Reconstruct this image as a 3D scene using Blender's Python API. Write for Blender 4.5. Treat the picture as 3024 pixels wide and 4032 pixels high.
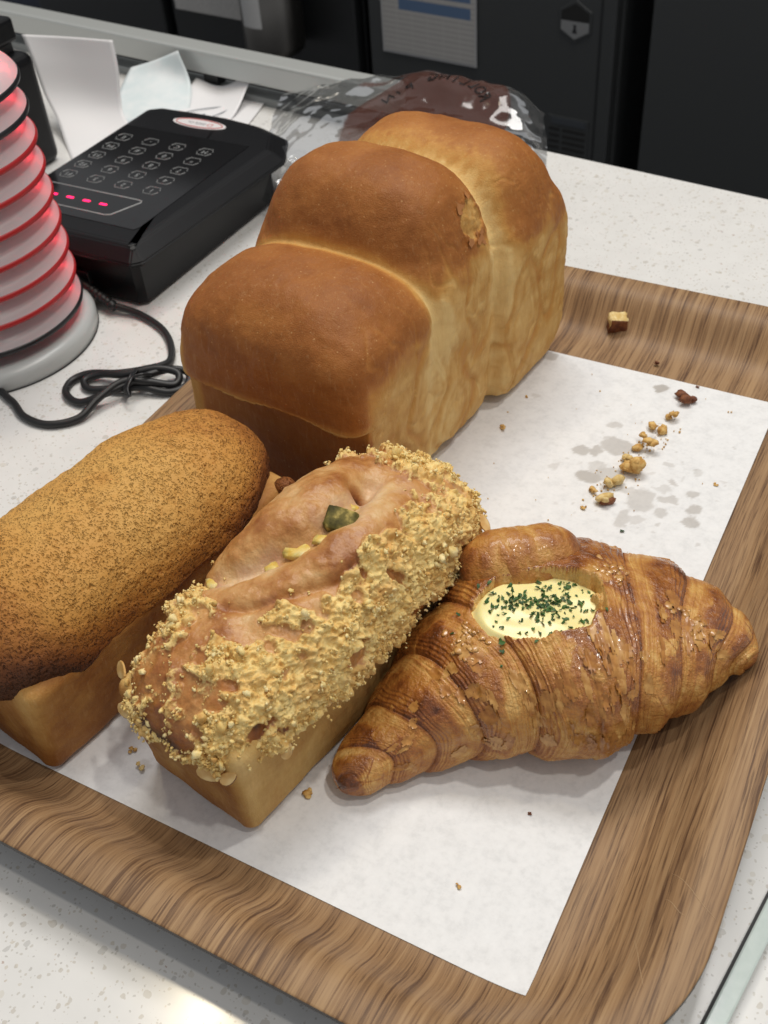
import bpy, bmesh, math, random
import numpy as np
from mathutils import Vector, Matrix
random.seed(7)
rng = np.random.default_rng(7)
for o in list(bpy.data.objects):
    bpy.data.objects.remove(o)
scene = bpy.context.scene
COL = scene.collection
SC = 0.01                      # all numbers below are centimetres

# ------------------------------------------------------------------ camera
cam_d = bpy.data.cameras.new('camera')
cam = bpy.data.objects.new('camera', cam_d)
COL.objects.link(cam)
RC = np.array([[0.88125245, 0.46832967, -0.06372936],
               [0.27891051, -0.62413841, -0.72983571],
               [-0.38157966, 0.62539472, -0.68064558]])
CAM = np.array([4.908, -14.244, 36.0])
M = Matrix.Identity(4)
for i in range(3):
    M[i][0] = RC[0][i]; M[i][1] = -RC[1][i]; M[i][2] = -RC[2][i]; M[i][3] = CAM[i] * SC
cam.matrix_world = M
cam_d.sensor_fit = 'VERTICAL'; cam_d.sensor_height = 36.0; cam_d.sensor_width = 27.0
cam_d.lens = 36.0 * 4228.04 / 4032
cam_d.clip_start = 0.02; cam_d.clip_end = 30
cam_d.dof.use_dof = True; cam_d.dof.focus_distance = 0.44; cam_d.dof.aperture_fstop = 20
scene.camera = cam

# ------------------------------------------------------------------ light
w = bpy.data.worlds.new('World'); scene.world = w; w.use_nodes = True
w.node_tree.nodes['Background'].inputs[0].default_value = (0.95, 0.97, 1.0, 1)
w.node_tree.nodes['Background'].inputs[1].default_value = 0.36
scene.view_settings.view_transform = 'Standard'
scene.view_settings.look = 'None'
scene.view_settings.exposure = 0.0
scene.view_settings.gamma = 1.0

def area(name, loc, target, power, size, color=(1, .96, .9), shape='DISK', size_y=None):
    d = bpy.data.lights.new(name, 'AREA'); d.energy = power; d.shape = shape; d.size = size
    if size_y: d.size_y = size_y
    d.color = color
    o = bpy.data.objects.new(name, d); COL.objects.link(o)
    o.location = Vector(loc) * SC
    o.rotation_euler = (Vector(target) - Vector(loc)).to_track_quat('-Z', 'Y').to_euler()
    return o
area('ceiling_panel', (-40, 95, 190), (-12, 15, 0), 19, 0.9, (1, .975, .94), 'RECTANGLE', 0.5)
area('ceiling_downlight', (45, 60, 200), (-8, 12, 0), 9, 0.10, (1, .95, .87))
area('ceiling_downlight', (-90, 51, 205), (-10, 12, 0), 4, 0.16, (1, .86, .62))
area('ceiling_downlight', (70, -5, 200), (-8, 12, 0), 6, 0.10, (1, .94, .85))

# ------------------------------------------------------------------ noise
_p = np.random.default_rng(3).permutation(256); PERM = np.concatenate([_p, _p, _p])
_g = np.random.default_rng(4).normal(size=(256, 3)); GRAD = _g / np.linalg.norm(_g, axis=1)[:, None]
def perlin(P):
    P = np.asarray(P, float); I = np.floor(P).astype(int); f = P - I; I &= 255
    u = f * f * f * (f * (f * 6 - 15) + 10)
    out = 0
    for dx in (0, 1):
        wx = u[:, 0] if dx else 1 - u[:, 0]
        for dy in (0, 1):
            wy = u[:, 1] if dy else 1 - u[:, 1]
            for dz in (0, 1):
                wz = u[:, 2] if dz else 1 - u[:, 2]
                h = PERM[PERM[PERM[(I[:, 0] + dx) & 255] + ((I[:, 1] + dy) & 255)] + ((I[:, 2] + dz) & 255)]
                out = out + wx * wy * wz * ((f - np.array([dx, dy, dz])) * GRAD[h]).sum(1)
    return out * 1.5
def fbm(P, o=4, gain=.5):
    s = 0; a = 1.; P = np.asarray(P, float)
    for i in range(o):
        s = s + a * perlin(P + 17.3 * i); P = P * 2.03; a *= gain
    return s
def worley(P):
    P = np.asarray(P, float); I = np.floor(P).astype(int)
    f1 = np.full(len(P), 9.); f2 = f1.copy(); idh = np.zeros(len(P))
    for dx in (-1, 0, 1):
        for dy in (-1, 0, 1):
            for dz in (-1, 0, 1):
                c = I + np.array([dx, dy, dz])
                h = PERM[PERM[PERM[c[:, 0] & 255] + (c[:, 1] & 255)] + (c[:, 2] & 255)]
                q = c + .5 + .45 * GRAD[h]
                d = np.linalg.norm(P - q, axis=1)
                near = d < f1
                f2 = np.where(near, f1, np.minimum(f2, d)); idh = np.where(near, h / 255., idh); f1 = np.where(near, d, f1)
    return f1, f2, idh
def ss(a, b, x):
    t = np.clip((x - a) / (b - a), 0, 1); return t * t * (3 - 2 * t)
def p2(x, y): return np.stack([x, y, np.zeros_like(x)], -1)

# ------------------------------------------------------------------ mesh helpers
def mk(name, V, F, smooth=True, attrs=None):
    me = bpy.data.meshes.new(name)
    V = np.asarray(V, float) * SC
    if isinstance(F, np.ndarray):
        n, k = F.shape
        me.vertices.add(len(V)); me.vertices.foreach_set('co', V.astype(np.float32).ravel())
        me.loops.add(n * k); me.loops.foreach_set('vertex_index', F.astype(np.int32).ravel())
        me.polygons.add(n); me.polygons.foreach_set('loop_start', np.arange(0, n * k, k, dtype=np.int32))
        me.update(calc_edges=True)
    else:
        me.from_pydata([tuple(v) for v in V], [], F); me.update()
    if smooth: me.polygons.foreach_set('use_smooth', np.ones(len(me.polygons), bool))
    for k, a in (attrs or {}).items():
        at = me.attributes.new(k, 'FLOAT', 'POINT'); at.data.foreach_set('value', np.asarray(a, np.float32))
    return me
def link(name, me, mat=None, parent=None, loc=(0, 0, 0), rotz=0.):
    o = bpy.data.objects.new(name, me); COL.objects.link(o)
    if mat is not None and me is not None:
        for m in (mat if isinstance(mat, (list, tuple)) else [mat]):
            me.materials.append(getattr(m, 'm', m))
    o.location = Vector(loc) * SC; o.rotation_euler = (0, 0, rotz)
    if parent: o.parent = parent
    return o
def tag(o, label=None, cat=None, group=None, kind=None):
    if label: o['label'] = label
    if cat: o['category'] = cat
    if group: o['group'] = group
    if kind: o['kind'] = kind
    return o
def thing(name, label, cat, loc=(0, 0, 0), rotz=0., group=None):
    return tag(link(name, None, None, None, loc, rotz), label, cat, group)
def grid_faces(nu, nv, cu=False, cv=False):
    iu = np.arange(nu if cu else nu - 1); iv = np.arange(nv if cv else nv - 1)
    a, b = np.meshgrid(iu, iv, indexing='ij'); a = a.ravel(); b = b.ravel()
    a2 = (a + 1) % nu; b2 = (b + 1) % nv
    return np.stack([a * nv + b, a2 * nv + b, a2 * nv + b2, a * nv + b2], 1)
def cubesphere(n):
    t = np.tan(np.linspace(-1, 1, n + 1) * math.pi / 4); a, b = np.meshgrid(t, t, indexing='ij'); o = np.ones_like(a)
    Vs = []; Fs = []; g = grid_faces(n + 1, n + 1); k = (n + 1) ** 2
    for i, (x, y, z) in enumerate([(o, a, b), (-o, b, a), (b, o, a), (a, -o, b), (a, b, o), (b, a, -o)]):
        Vs.append(np.stack([x, y, z], -1).reshape(-1, 3)); Fs.append(g + i * k)
    V = np.concatenate(Vs); F = np.concatenate(Fs)
    V /= np.linalg.norm(V, axis=1)[:, None]
    _, idx, inv = np.unique(np.round(V * 1e5).astype(np.int64), axis=0, return_index=True, return_inverse=True)
    return V[idx], inv.ravel()[F]
def normals(V, F):
    n = np.cross(V[F[:, 2]] - V[F[:, 0]], V[F[:, 3]] - V[F[:, 1]]) if F.shape[1] == 4 else np.cross(V[F[:, 1]] - V[F[:, 0]], V[F[:, 2]] - V[F[:, 0]])
    N = np.zeros_like(V)
    for k in range(F.shape[1]):
        for c in range(3): N[:, c] += np.bincount(F[:, k], n[:, c], len(V))
    return N / (np.linalg.norm(N, axis=1)[:, None] + 1e-9)
def radial(fn, c, D, rmax, step):
    t = np.full(len(D), float(rmax)); lo = np.zeros(len(D)); act = np.ones(len(D), bool); c = np.asarray(c, float)
    while act.any() and t[act].max() > step:
        i = np.where(act)[0]; v = fn(c + D[i] * t[i, None])
        ins = v < 0; lo[i[ins]] = t[i[ins]]; act[i[ins]] = False; t[i[~ins]] -= step
        act &= t > step
    hi = lo + step
    for _ in range(9):
        m = (lo + hi) / 2; v = fn(c + D * m[:, None]); ins = v < 0
        lo = np.where(ins, m, lo); hi = np.where(ins, hi, m)
    return c + D * lo[:, None]
_bm = bmesh.new(); bmesh.ops.create_icosphere(_bm, subdivisions=2, radius=1); _bm.verts.ensure_lookup_table()
ICO2V = np.array([v.co[:] for v in _bm.verts]); ICO2F = np.array([[v.index for v in f.verts] for f in _bm.faces]); _bm.free()
_bm = bmesh.new(); bmesh.ops.create_icosphere(_bm, subdivisions=1, radius=1); _bm.verts.ensure_lookup_table()
ICO1V = np.array([v.co[:] for v in _bm.verts]); ICO1F = np.array([[v.index for v in f.verts] for f in _bm.faces]); _bm.free()
def rot_rand(r):
    q = r.normal(size=4); q /= np.linalg.norm(q); a, b, c, d = q
    return np.array([[1-2*(c*c+d*d), 2*(b*c-a*d), 2*(b*d+a*c)], [2*(b*c+a*d), 1-2*(b*b+d*d), 2*(c*d-a*b)], [2*(b*d-a*c), 2*(c*d+a*b), 1-2*(b*b+c*c)]])
def lump(seed, hi=False, amp=.5):
    r = np.random.default_rng(seed)
    V, F = (ICO2V, ICO2F) if hi else (ICO1V, ICO1F)
    s = r.uniform(.65, 1.15, 3)
    return (V * (1 + amp * perlin(V * 1.9 + seed * 7.7))[:, None] * s) @ rot_rand(r).T, F
def merge(parts):
    Vs = []; Fs = []; n = 0
    for V, F in parts: Vs.append(V); Fs.append(F + n); n += len(V)
    return np.concatenate(Vs), np.concatenate(Fs)
def crspline(P, n):
    P = np.asarray(P, float); Q = np.vstack([2 * P[0] - P[1], P, 2 * P[-1] - P[-2]]); out = []
    for i in range(1, len(Q) - 2):
        t = np.linspace(0, 1, n, endpoint=False)[:, None]; a, b, c, d = Q[i-1], Q[i], Q[i+1], Q[i+2]
        out.append(.5 * (2*b + (c-a)*t + (2*a-5*b+4*c-d)*t**2 + (3*b-a-3*c+d)*t**3))
    return np.vstack(out + [P[-1:]])
def tube(P, r, ns=10):
    P = np.asarray(P, float); n = len(P); T = np.gradient(P, axis=0); T /= np.linalg.norm(T, axis=1)[:, None] + 1e-9
    r = np.broadcast_to(r, (n,)); up = np.array([0, 0, 1.]); th = np.arange(ns) * 2 * np.pi / ns; R_ = []
    A = np.cross(T[0], up); 
    if np.linalg.norm(A) < .1: A = np.array([1., 0, 0])
    for i in range(n):
        A = A - T[i] * A.dot(T[i]); A /= np.linalg.norm(A) + 1e-9; B = np.cross(T[i], A)
        R_.append(P[i] + r[i] * (np.cos(th)[:, None] * A + np.sin(th)[:, None] * B))
    V = np.concatenate(R_); F = grid_faces(n, ns, False, True)
    V = np.vstack([V, P[0], P[-1]]); k = len(V)
    caps = [[k-2, j, (j+1) % ns, (j+1) % ns] for j in range(ns)] + [[k-1, (n-1)*ns+(j+1) % ns, (n-1)*ns+j, (n-1)*ns+j] for j in range(ns)]
    return V, [list(f) for f in F] + [[c[0], c[1], c[2]] for c in caps]
def tube_mesh(name, P, r, ns=10):
    V, F = tube(P, r, ns); return mk(name, V, F)
def lathe(name, prof, ns=96, attrs=None):
    prof = np.asarray(prof, float); th = np.arange(ns) * 2 * np.pi / ns
    V = np.stack([prof[:, None, 0] * np.cos(th), prof[:, None, 0] * np.sin(th), np.repeat(prof[:, 1:2], ns, 1)], -1).reshape(-1, 3)
    return mk(name, V, grid_faces(len(prof), ns, False, True)[:, ::-1].copy())
def bevel_box(name, x0, x1, y0, y1, z0, z1, b=.1, seg=2):
    bm = bmesh.new(); bmesh.ops.create_cube(bm, size=1)
    for v in bm.verts:
        v.co = Vector(((x0+x1)/2 + v.co.x*(x1-x0), (y0+y1)/2 + v.co.y*(y1-y0), (z0+z1)/2 + v.co.z*(z1-z0)))
    if b > 0: bmesh.ops.bevel(bm, geom=list(bm.edges), offset=b, segments=seg, affect='EDGES', profile=.5)
    for v in bm.verts: v.co *= SC
    me = bpy.data.meshes.new(name); bm.to_mesh(me); bm.free()
    return me
def prism(name, poly, z0, z1, b=0., seg=2, zfun=None):
    bm = bmesh.new(); vs = [bm.verts.new((x, y, z0)) for x, y in poly]; f = bm.faces.new(vs)
    if f.normal.z > 0: pass
    r = bmesh.ops.extrude_face_region(bm, geom=[f]); top = [e for e in r['geom'] if isinstance(e, bmesh.types.BMVert)]
    for v in top: v.co.z = z1
    bmesh.ops.recalc_face_normals(bm, faces=bm.faces)
    if b > 0:
        ed = [e for e in bm.edges if all(abs(v.co.z - z1) < 1e-6 for v in e.verts)]
        bmesh.ops.bevel(bm, geom=ed, offset=b, segments=seg, affect='EDGES', profile=.5)
    for v in bm.verts:
        if zfun: v.co.z += zfun(v.co.x, v.co.y) if v.co.z > z0 + .01 else 0
        v.co *= SC
    me = bpy.data.meshes.new(name); bm.to_mesh(me); bm.free(); return me
def text_mesh(name, s, size, extrude=0.0, align='CENTER'):
    c = bpy.data.curves.new(name, 'FONT'); c.body = s; c.size = size * SC; c.align_x = align; c.align_y = 'CENTER'; c.extrude = extrude * SC
    o = bpy.data.objects.new(name, c); COL.objects.link(o)
    me = bpy.data.meshes.new_from_object(o); bpy.data.objects.remove(o); me.name = name
    return me

# ------------------------------------------------------------------ materials
class Mat:
    def __init__(s, name, color=(.5, .5, .5), rough=.5, **kw):
        s.m = bpy.data.materials.new(name); s.m.use_nodes = True; s.nt = s.m.node_tree
        s.b = s.nt.nodes['Principled BSDF']; s.b.inputs['Base Color'].default_value = (*color, 1); s.b.inputs['Roughness'].default_value = rough
        for k, v in kw.items(): s.b.inputs[k.replace('_', ' ')].default_value = v
    def n(s, t, ins=None, **kw):
        x = s.nt.nodes.new(t)
        for k, v in kw.items(): setattr(x, k, v)
        for k, v in (ins or {}).items():
            if isinstance(v, bpy.types.NodeSocket): s.nt.links.new(v, x.inputs[k])
            else: x.inputs[k].default_value = v
        return x
    def l(s, a, b): s.nt.links.new(a, b)
    def coord(s, scale=(1, 1, 1), rot=(0, 0, 0)):
        t = s.n('ShaderNodeTexCoord'); m = s.n('ShaderNodeMapping', {'Vector': t.outputs['Object'], 'Scale': scale, 'Rotation': rot}); return m.outputs[0]
    def noise(s, vec, scale, detail=4, rough=.5, dist=0):
        return s.n('ShaderNodeTexNoise', {'Vector': vec, 'Scale': scale, 'Detail': detail, 'Roughness': rough, 'Distortion': dist}).outputs[0]
    def ramp(s, fac, stops, interp='LINEAR'):
        r = s.n('ShaderNodeValToRGB', {'Fac': fac}); cr = r.color_ramp; cr.interpolation = interp
        while len(cr.elements) > 1: cr.elements.remove(cr.elements[-1])
        for i, (p, c) in enumerate(stops):
            e = cr.elements[0] if i == 0 else cr.elements.new(p)
            e.position = p; e.color = (*c, 1) if len(c) == 3 else c
        return r.outputs[0]
    def mix(s, f, a, b, bt='MIX'):
        x = s.n('ShaderNodeMix', data_type='RGBA', blend_type=bt)
        for k, v in ((0, f), (6, a), (7, b)):
            if isinstance(v, bpy.types.NodeSocket): s.l(v, x.inputs[k])
            elif k == 0: x.inputs[0].default_value = v
            else: x.inputs[k].default_value = (*v, 1)
        return x.outputs[2]
    def math(s, op, a, b=0., c=0., clamp=False):
        x = s.n('ShaderNodeMath', operation=op, use_clamp=clamp)
        for k, v in enumerate((a, b, c)):
            if isinstance(v, bpy.types.NodeSocket): s.l(v, x.inputs[k])
            else: x.inputs[k].default_value = v
        return x.outputs[0]
    def attr(s, name): return s.n('ShaderNodeAttribute', attribute_name=name).outputs['Fac']
    def bump(s, h, strength=.5, dist=.0005, prev=None):
        x = s.n('ShaderNodeBump', {'Height': h, 'Strength': strength, 'Distance': dist})
        if prev is not None: s.l(prev, x.inputs['Normal'])
        s.l(x.outputs[0], s.b.inputs['Normal']); return x.outputs[0]
    def base(s, c): s.l(c, s.b.inputs['Base Color'])
def map01(m, v, a, b, lo=0., hi=1.):
    return m.n('ShaderNodeMapRange', {'Value': v, 'From Min': a, 'From Max': b, 'To Min': lo, 'To Max': hi}).outputs[0]

def m_counter():
    m = Mat('quartz', rough=.16); v = m.coord()
    wv = m.n('ShaderNodeVectorMath', {0: v, 1: (0, 0, 0)}, operation='ADD').outputs[0]
    nz = m.n('ShaderNodeTexNoise', {'Vector': v, 'Scale': 300, 'Detail': 2})
    off = m.n('ShaderNodeVectorMath', {0: nz.outputs['Color'], 'Scale': .0022}, operation='SCALE').outputs[0]
    wv = m.n('ShaderNodeVectorMath', {0: v, 1: off}, operation='ADD').outputs[0]
    col = m.mix(m.noise(v, 60, 3), (.70, .69, .67), (.80, .79, .77))
    for sc, thr, stops in ((215, .24, [(0, (.55, .52, .47)), (.3, (.62, .58, .51)), (.55, (.52, .51, .49)), (.8, (.66, .63, .57))]),
                           (390, .22, [(0, (.55, .51, .45)), (.4, (.47, .45, .42)), (.66, (.42, .29, .23)), (.73, (.60, .55, .47))]),
                           (720, .28, [(0, (.55, .52, .47)), (.5, (.48, .46, .43)), (.8, (.58, .50, .42))])):
        vo = m.n('ShaderNodeTexVoronoi', {'Vector': wv, 'Scale': sc})
        sep = m.n('ShaderNodeSeparateColor', {'Color': vo.outputs['Color']})
        pick = m.math('LESS_THAN', sep.outputs[0], thr)
        size = m.math('MULTIPLY_ADD', sep.outputs[1], .34, .10)
        ins = m.math('LESS_THAN', vo.outputs['Distance'], size)
        f = m.math('MULTIPLY', m.math('MULTIPLY', pick, ins), .72)
        col = m.mix(f, col, m.ramp(sep.outputs[2], stops, 'CONSTANT'))
    m.base(col); m.l(map01(m, m.noise(v, 25, 3), .3, .7, .12, .2), m.b.inputs['Roughness'])
    return m.m
def m_wood():
    m = Mat('walnut_laminate', rough=.50, Specular_IOR_Level=.26)
    tc = m.n('ShaderNodeTexCoord').outputs['Object']
    nz = m.n('ShaderNodeTexNoise', {'Vector': m.n('ShaderNodeMapping', {'Vector': tc, 'Scale': (1, .35, .2)}).outputs[0], 'Scale': 16, 'Detail': 2})
    off = m.n('ShaderNodeVectorMath', {0: nz.outputs['Color'], 1: (.009, 0, 0)}, operation='MULTIPLY').outputs[0]
    wv = m.n('ShaderNodeVectorMath', {0: tc, 1: off}, operation='ADD').outputs[0]
    def st(sx, sy): return m.n('ShaderNodeMapping', {'Vector': wv, 'Scale': (sx, sy, sy * .5)}).outputs[0]
    broad = m.noise(st(1, .025), 190, 6, .68)
    fine = m.noise(st(1, .022), 900, 4, .65)
    pore = m.noise(st(1, .028), 1350, 3, .6)
    tone = m.noise(st(1, .15), 18, 2)
    f = m.math('ADD', m.math('MULTIPLY', broad, .68), m.math('MULTIPLY', fine, .42))
    col = m.ramp(f, [(.37, (.115, .060, .030)), (.46, (.21, .119, .059)), (.53, (.305, .179, .087)), (.64, (.405, .255, .130))])
    col = m.mix(map01(m, tone, .35, .65, 0, .45), col, (.215, .13, .07))
    pm = map01(m, pore, .525, .60); pm = m.math('MULTIPLY', pm, map01(m, broad, .64, .42, .1, .9))
    col = m.mix(pm, col, (.095, .047, .025))
    m.base(col); m.bump(m.math('ADD', fine, m.math('MULTIPLY', pore, -.5)), .25, .0002)
    return m.m
def m_paper():
    m = Mat('greaseproof_paper', rough=.62); v = m.coord()
    n1 = m.noise(v, 130, 5, .62); n2 = m.noise(v, 420, 3, .6)
    col = m.ramp(m.math('ADD', m.math('MULTIPLY', n1, .6), m.math('MULTIPLY', n2, .4)), [(.36, (.70, .705, .71)), (.5, (.78, .785, .79)), (.64, (.82, .825, .83))])
    st = m.attr('stain')
    col = m.mix(st, col, (.36, .325, .285))
    m.base(col); m.l(m.math('MULTIPLY_ADD', st, -.25, .62), m.b.inputs['Roughness'])
    b = m.bump(m.noise(v, 90, 4), .25, .0006); return m.m

def m_cookie():
    m = Mat('cookie_crust', rough=.62); v = m.coord(); bake = m.attr('bake')
    n1 = m.noise(v, 70, 4, .6); n2 = m.noise(v, 520, 4, .7)
    nz = m.n('ShaderNodeTexNoise', {'Vector': v, 'Scale': 350, 'Detail': 2})
    wv = m.n('ShaderNodeVectorMath', {0: v, 1: m.n('ShaderNodeVectorMath', {0: nz.outputs['Color'], 'Scale': .0022}, operation='SCALE').outputs[0]}, operation='ADD').outputs[0]
    def pits(sc, lo, hi, gate):
        d = m.n('ShaderNodeTexVoronoi', {'Vector': m.n('ShaderNodeMapping', {'Vector': wv, 'Scale': (1, 1.5, 1)}).outputs[0], 'Scale': sc}).outputs['Distance']
        return m.math('MULTIPLY', map01(m, d, lo, hi, 1, 0), gate)
    pa = pits(340, .12, .38, map01(m, m.noise(v, 190, 2), .45, .6)); pb = pits(650, .12, .40, map01(m, m.noise(v, 260, 2), .40, .55)); pc_ = pits(1150, .15, .42, map01(m, m.noise(v, 420, 2), .42, .55))
    pit = m.math('MAXIMUM', pa, m.math('MAXIMUM', m.math('MULTIPLY', pb, .85), m.math('MULTIPLY', pc_, .6)))
    f = m.math('ADD', bake, m.math('MULTIPLY_ADD', n1, .2, -.1)); f = m.math('ADD', f, m.math('MULTIPLY_ADD', n2, .08, -.04)); f = m.math('ADD', f, m.math('MULTIPLY', pit, .12))
    m.base(m.ramp(f, [(0, (.62, .34, .09)), (.3, (.54, .255, .055)), (.5, (.41, .165, .034)), (.7, (.25, .085, .019)), (.88, (.13, .042, .013)), (1, (.075, .026, .010))]))
    h = m.math('ADD', m.math('MULTIPLY', n2, .25), m.math('MULTIPLY', pit, -1.0)); m.bump(h, .9, .0013)
    m.b.inputs['Specular IOR Level'].default_value = .3
    return m.m
def m_bread(name, stops, speck=(.75, .5, .22), speck_amt=.5, rough=.5, sss=.08, var=.16):
    """crust whose colour follows the 'bake' attribute; 'pale' lifts to crumb colour, 'dark' to burnt"""
    m = Mat(name, rough=rough); v = m.coord()
    bake = m.attr('bake')
    n1 = m.noise(v, 90, 5, .6); n2 = m.noise(v, 420, 4, .65)
    f = m.math('ADD', bake, m.math('MULTIPLY_ADD', n1, var, -var / 2)); f = m.math('ADD', f, m.math('MULTIPLY_ADD', n2, var * .75, -var * .375))
    col = m.ramp(f, stops)
    vo = m.n('ShaderNodeTexVoronoi', {'Vector': v, 'Scale': 430}); sep = m.n('ShaderNodeSeparateColor', {'Color': vo.outputs['Color']})
    sp = m.math('MULTIPLY', m.math('LESS_THAN', sep.outputs[0], .17), map01(m, vo.outputs['Distance'], .06, .22, 1, 0))
    sp = m.math('MULTIPLY', sp, speck_amt); sp = m.math('MULTIPLY', sp, map01(m, bake, .45, .7))
    col = m.mix(sp, col, speck)
    fb = m.noise(m.coord((1, 1, .16)), 700, 3, .6); col = m.mix(m.math('MULTIPLY', map01(m, fb, .42, .66), .10), col, (.55, .33, .12), 'MULTIPLY'); col = m.mix(m.math('MULTIPLY', map01(m, fb, .42, .3), .08), col, (.85, .65, .35))
    m.base(col)
    m.l(map01(m, bake, 0, 1, rough + .2, rough), m.b.inputs['Roughness'])
    h = m.math('ADD', m.math('MULTIPLY', n2, .7), m.noise(v, 1500, 2))
    m.bump(h, .45, .0006)
    m.b.inputs['Specular IOR Level'].default_value = .24
    m.b.inputs['Subsurface Weight'].default_value = sss; m.b.inputs['Subsurface Radius'].default_value = (.004, .002, .001)
    return m.m
def plain(name, c, rough=.5, **kw): return Mat(name, c, rough, **kw).m
def m_plastic(name, c, rough=.4, grain=900, amt=.12, **kw):
    m = Mat(name, c, rough, **kw); m.bump(m.noise(m.coord(), grain, 2), amt, .0002); return m.m
def emis(name, c, s):
    m = Mat(name, (0, 0, 0), .5); m.b.inputs['Emission Color'].default_value = (*c, 1); m.b.inputs['Emission Strength'].default_value = s; return m.m

# ================================================================== setting
MC = m_counter(); MW = m_wood(); MP = m_paper()
CZ = -0.6
ED = np.array([.994, -.110]); EN = np.array([.110, .994]); P0 = np.array([-22.3, 60.3])   # counter's back edge: direction, outward normal, a point
ANG = math.atan2(ED[1], ED[0])
cw = [P0 - ED * 150, P0 + ED * 130, P0 + ED * 130 - EN * 130, P0 - ED * 150 - EN * 130]
tag(link('counter', prism('counter', [tuple(p) for p in cw][::-1], CZ - 3, CZ, .15, 2), MC), kind='structure')
tag(link('floor', mk('floor', [(-400, -300, -92), (400, -300, -92), (400, 500, -92), (-400, 500, -92)], np.array([[0, 1, 2, 3]]), False), m_plastic('floor_tile', (.16, .16, .165), .35)), kind='structure')

# ---- fridges behind the counter: frame with x along the counter, y away from it
FR0 = P0 + EN * 55
def ffr(s, y=0., z=0.):
    p = FR0 + ED * s + EN * y; return (p[0], p[1], z)
M_fr = m_plastic('grey_steel', (.033, .0355, .037), .38, 1500, .05); M_frd = m_plastic('dark_steel', (.009, .010, .011), .4)
M_navy = m_plastic('navy_panel', (.006, .012, .035), .35)
M_slot = plain('black_slot', (.004, .004, .004), .7)
def fridge(label, s0, s1, mat, door_gap=None, y0=0.):
    t = thing('fridge', label, 'fridge', ffr(s0, y0, -92), ANG, 'dark fridges behind the counter')
    wd = s1 - s0
    link('cabinet', bevel_box('cabinet', 0, wd, 2.2, 62, 0, 150, .4), mat, t)
    link('door', bevel_box('door', .15, wd - .15, 0, 2, 9, 149.5, .35, 3), mat, t)
    link('kick_plate', bevel_box('kick_plate', .5, wd - .5, 1.2, 2.1, 1, 8.4, .15), M_frd, t)
    return t
fA = fridge('very dark navy cabinet at the far left behind the white rail', -190, -128.6, M_navy, y0=3)
fB = fridge('dark fridge with a small notice at the left, left of the cup holder fridge', -128, -97.5, M_frd)
fC = fridge('dark fridge with the steel cup holder on its door', -95.5, -59.6, M_frd)
fD = fridge('charcoal grey fridge with a timetable, hexagon badge and vent slots', -57.6, -20.2, M_fr)
fE = fridge('plain dark grey fridge with a bare front at the right', -16, 46, M_fr, y0=0)
# vent on the grey fridge
vt = link('vent', bevel_box('vent', 28.6, 34.6, -.12, .0, 62.6, 68.2, .04), M_fr, fD)
for r in range(5):
    for (a, b) in ((28.9, 30.5), (30.9, 34.2)):
        link('slot', bevel_box('slot', a, b, -.16, -.121, 62.9 + r * .82, 63.3 + r * .82, 0), M_slot, vt)
link('vent_label', bevel_box('vent_label', 29.2, 34.2, -.2, -.121, 67.1, 68.0, .02), plain('label_grey', (.035, .04, .048), .4), vt)
# hexagonal badge
def hexpoly(r, cx, cz, sy=1.0): return [(cx + r * math.cos(math.radians(30 + 60 * i)), cz + r * sy * math.sin(math.radians(30 + 60 * i))) for i in range(6)]
def xz_plate(name, poly, y0, y1, b=0.):
    me = prism(name, poly, 0, y1 - y0, b, 1)
    for v in me.vertices: x, y, z = v.co; v.co = (x, y1 * SC - z, y)
    me.flip_normals() if False else None
    return me
bx, bz = 31.9, 80.4
bd = link('badge', xz_plate('badge', hexpoly(2.55, bx, bz), -.15, 0, .03), M_fr, fD)
link('badge_top', xz_plate('badge_top', [(bx - 1.9, bz + .05), (bx + 1.9, bz + .05), (bx + 1.9, bz + 1.1), (bx, bz + 2.15), (bx - 1.9, bz + 1.1)], -.19, -.151), M_slot, bd)
link('badge_base', xz_plate('badge_base', [(bx - 1.9, bz), (bx - 1.9, bz - 1.1), (bx, bz - 2.15), (bx + 1.9, bz - 1.1), (bx + 1.9, bz)], -.19, -.151), plain('badge_silver', (.17, .175, .18), .5), bd)
link('badge_mark', xz_plate('badge_mark', [(bx - .2, bz - .4), (bx + .2, bz - .4), (bx + .15, bz - .8), (bx + .35, bz - 1.4), (bx - .35, bz - 1.4), (bx - .15, bz - .8)], -.21, -.191), M_frd, bd)
link('door_trim', bevel_box('door_trim', 35.2, 35.5, -.06, .0, 12, 148, .02), M_frd, fD)
# timetable sheet
m = Mat('timetable_print', rough=.35); t_ = m.n('ShaderNodeTexCoord').outputs['Object']; sx = m.n('ShaderNodeSeparateXYZ', {'Vector': t_})
rows = m.math('LESS_THAN', m.math('FRACT', m.math('MULTIPLY', sx.outputs[2], 150)), .38)
cols_ = m.math('LESS_THAN', m.math('FRACT', m.math('MULTIPLY', sx.outputs[0], 40)), .07)
nz = m.noise(m.coord(), 500, 3)
c = m.mix(m.math('MULTIPLY', rows, .42), (.36, .35, .34), (.20, .20, .20)); c = m.mix(m.math('MULTIPLY', cols_, .5), c, (.40, .39, .385))
c = m.mix(m.math('MULTIPLY', map01(m, nz, .45, .6), .3), c, (.25, .25, .25))
inx = m.math('MULTIPLY', m.math('GREATER_THAN', sx.outputs[0], .030), m.math('LESS_THAN', sx.outputs[0], .1435))
b1 = m.math('MULTIPLY', m.math('GREATER_THAN', sx.outputs[2], .060), m.math('LESS_THAN', sx.outputs[2], .0745))
b2 = m.math('MULTIPLY', m.math('GREATER_THAN', sx.outputs[2], .081), m.math('LESS_THAN', sx.outputs[2], .089))
c = m.mix(m.math('MULTIPLY', inx, m.math('ADD', b1, b2)), c, (.075, .125, .22)); m.base(c)
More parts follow.
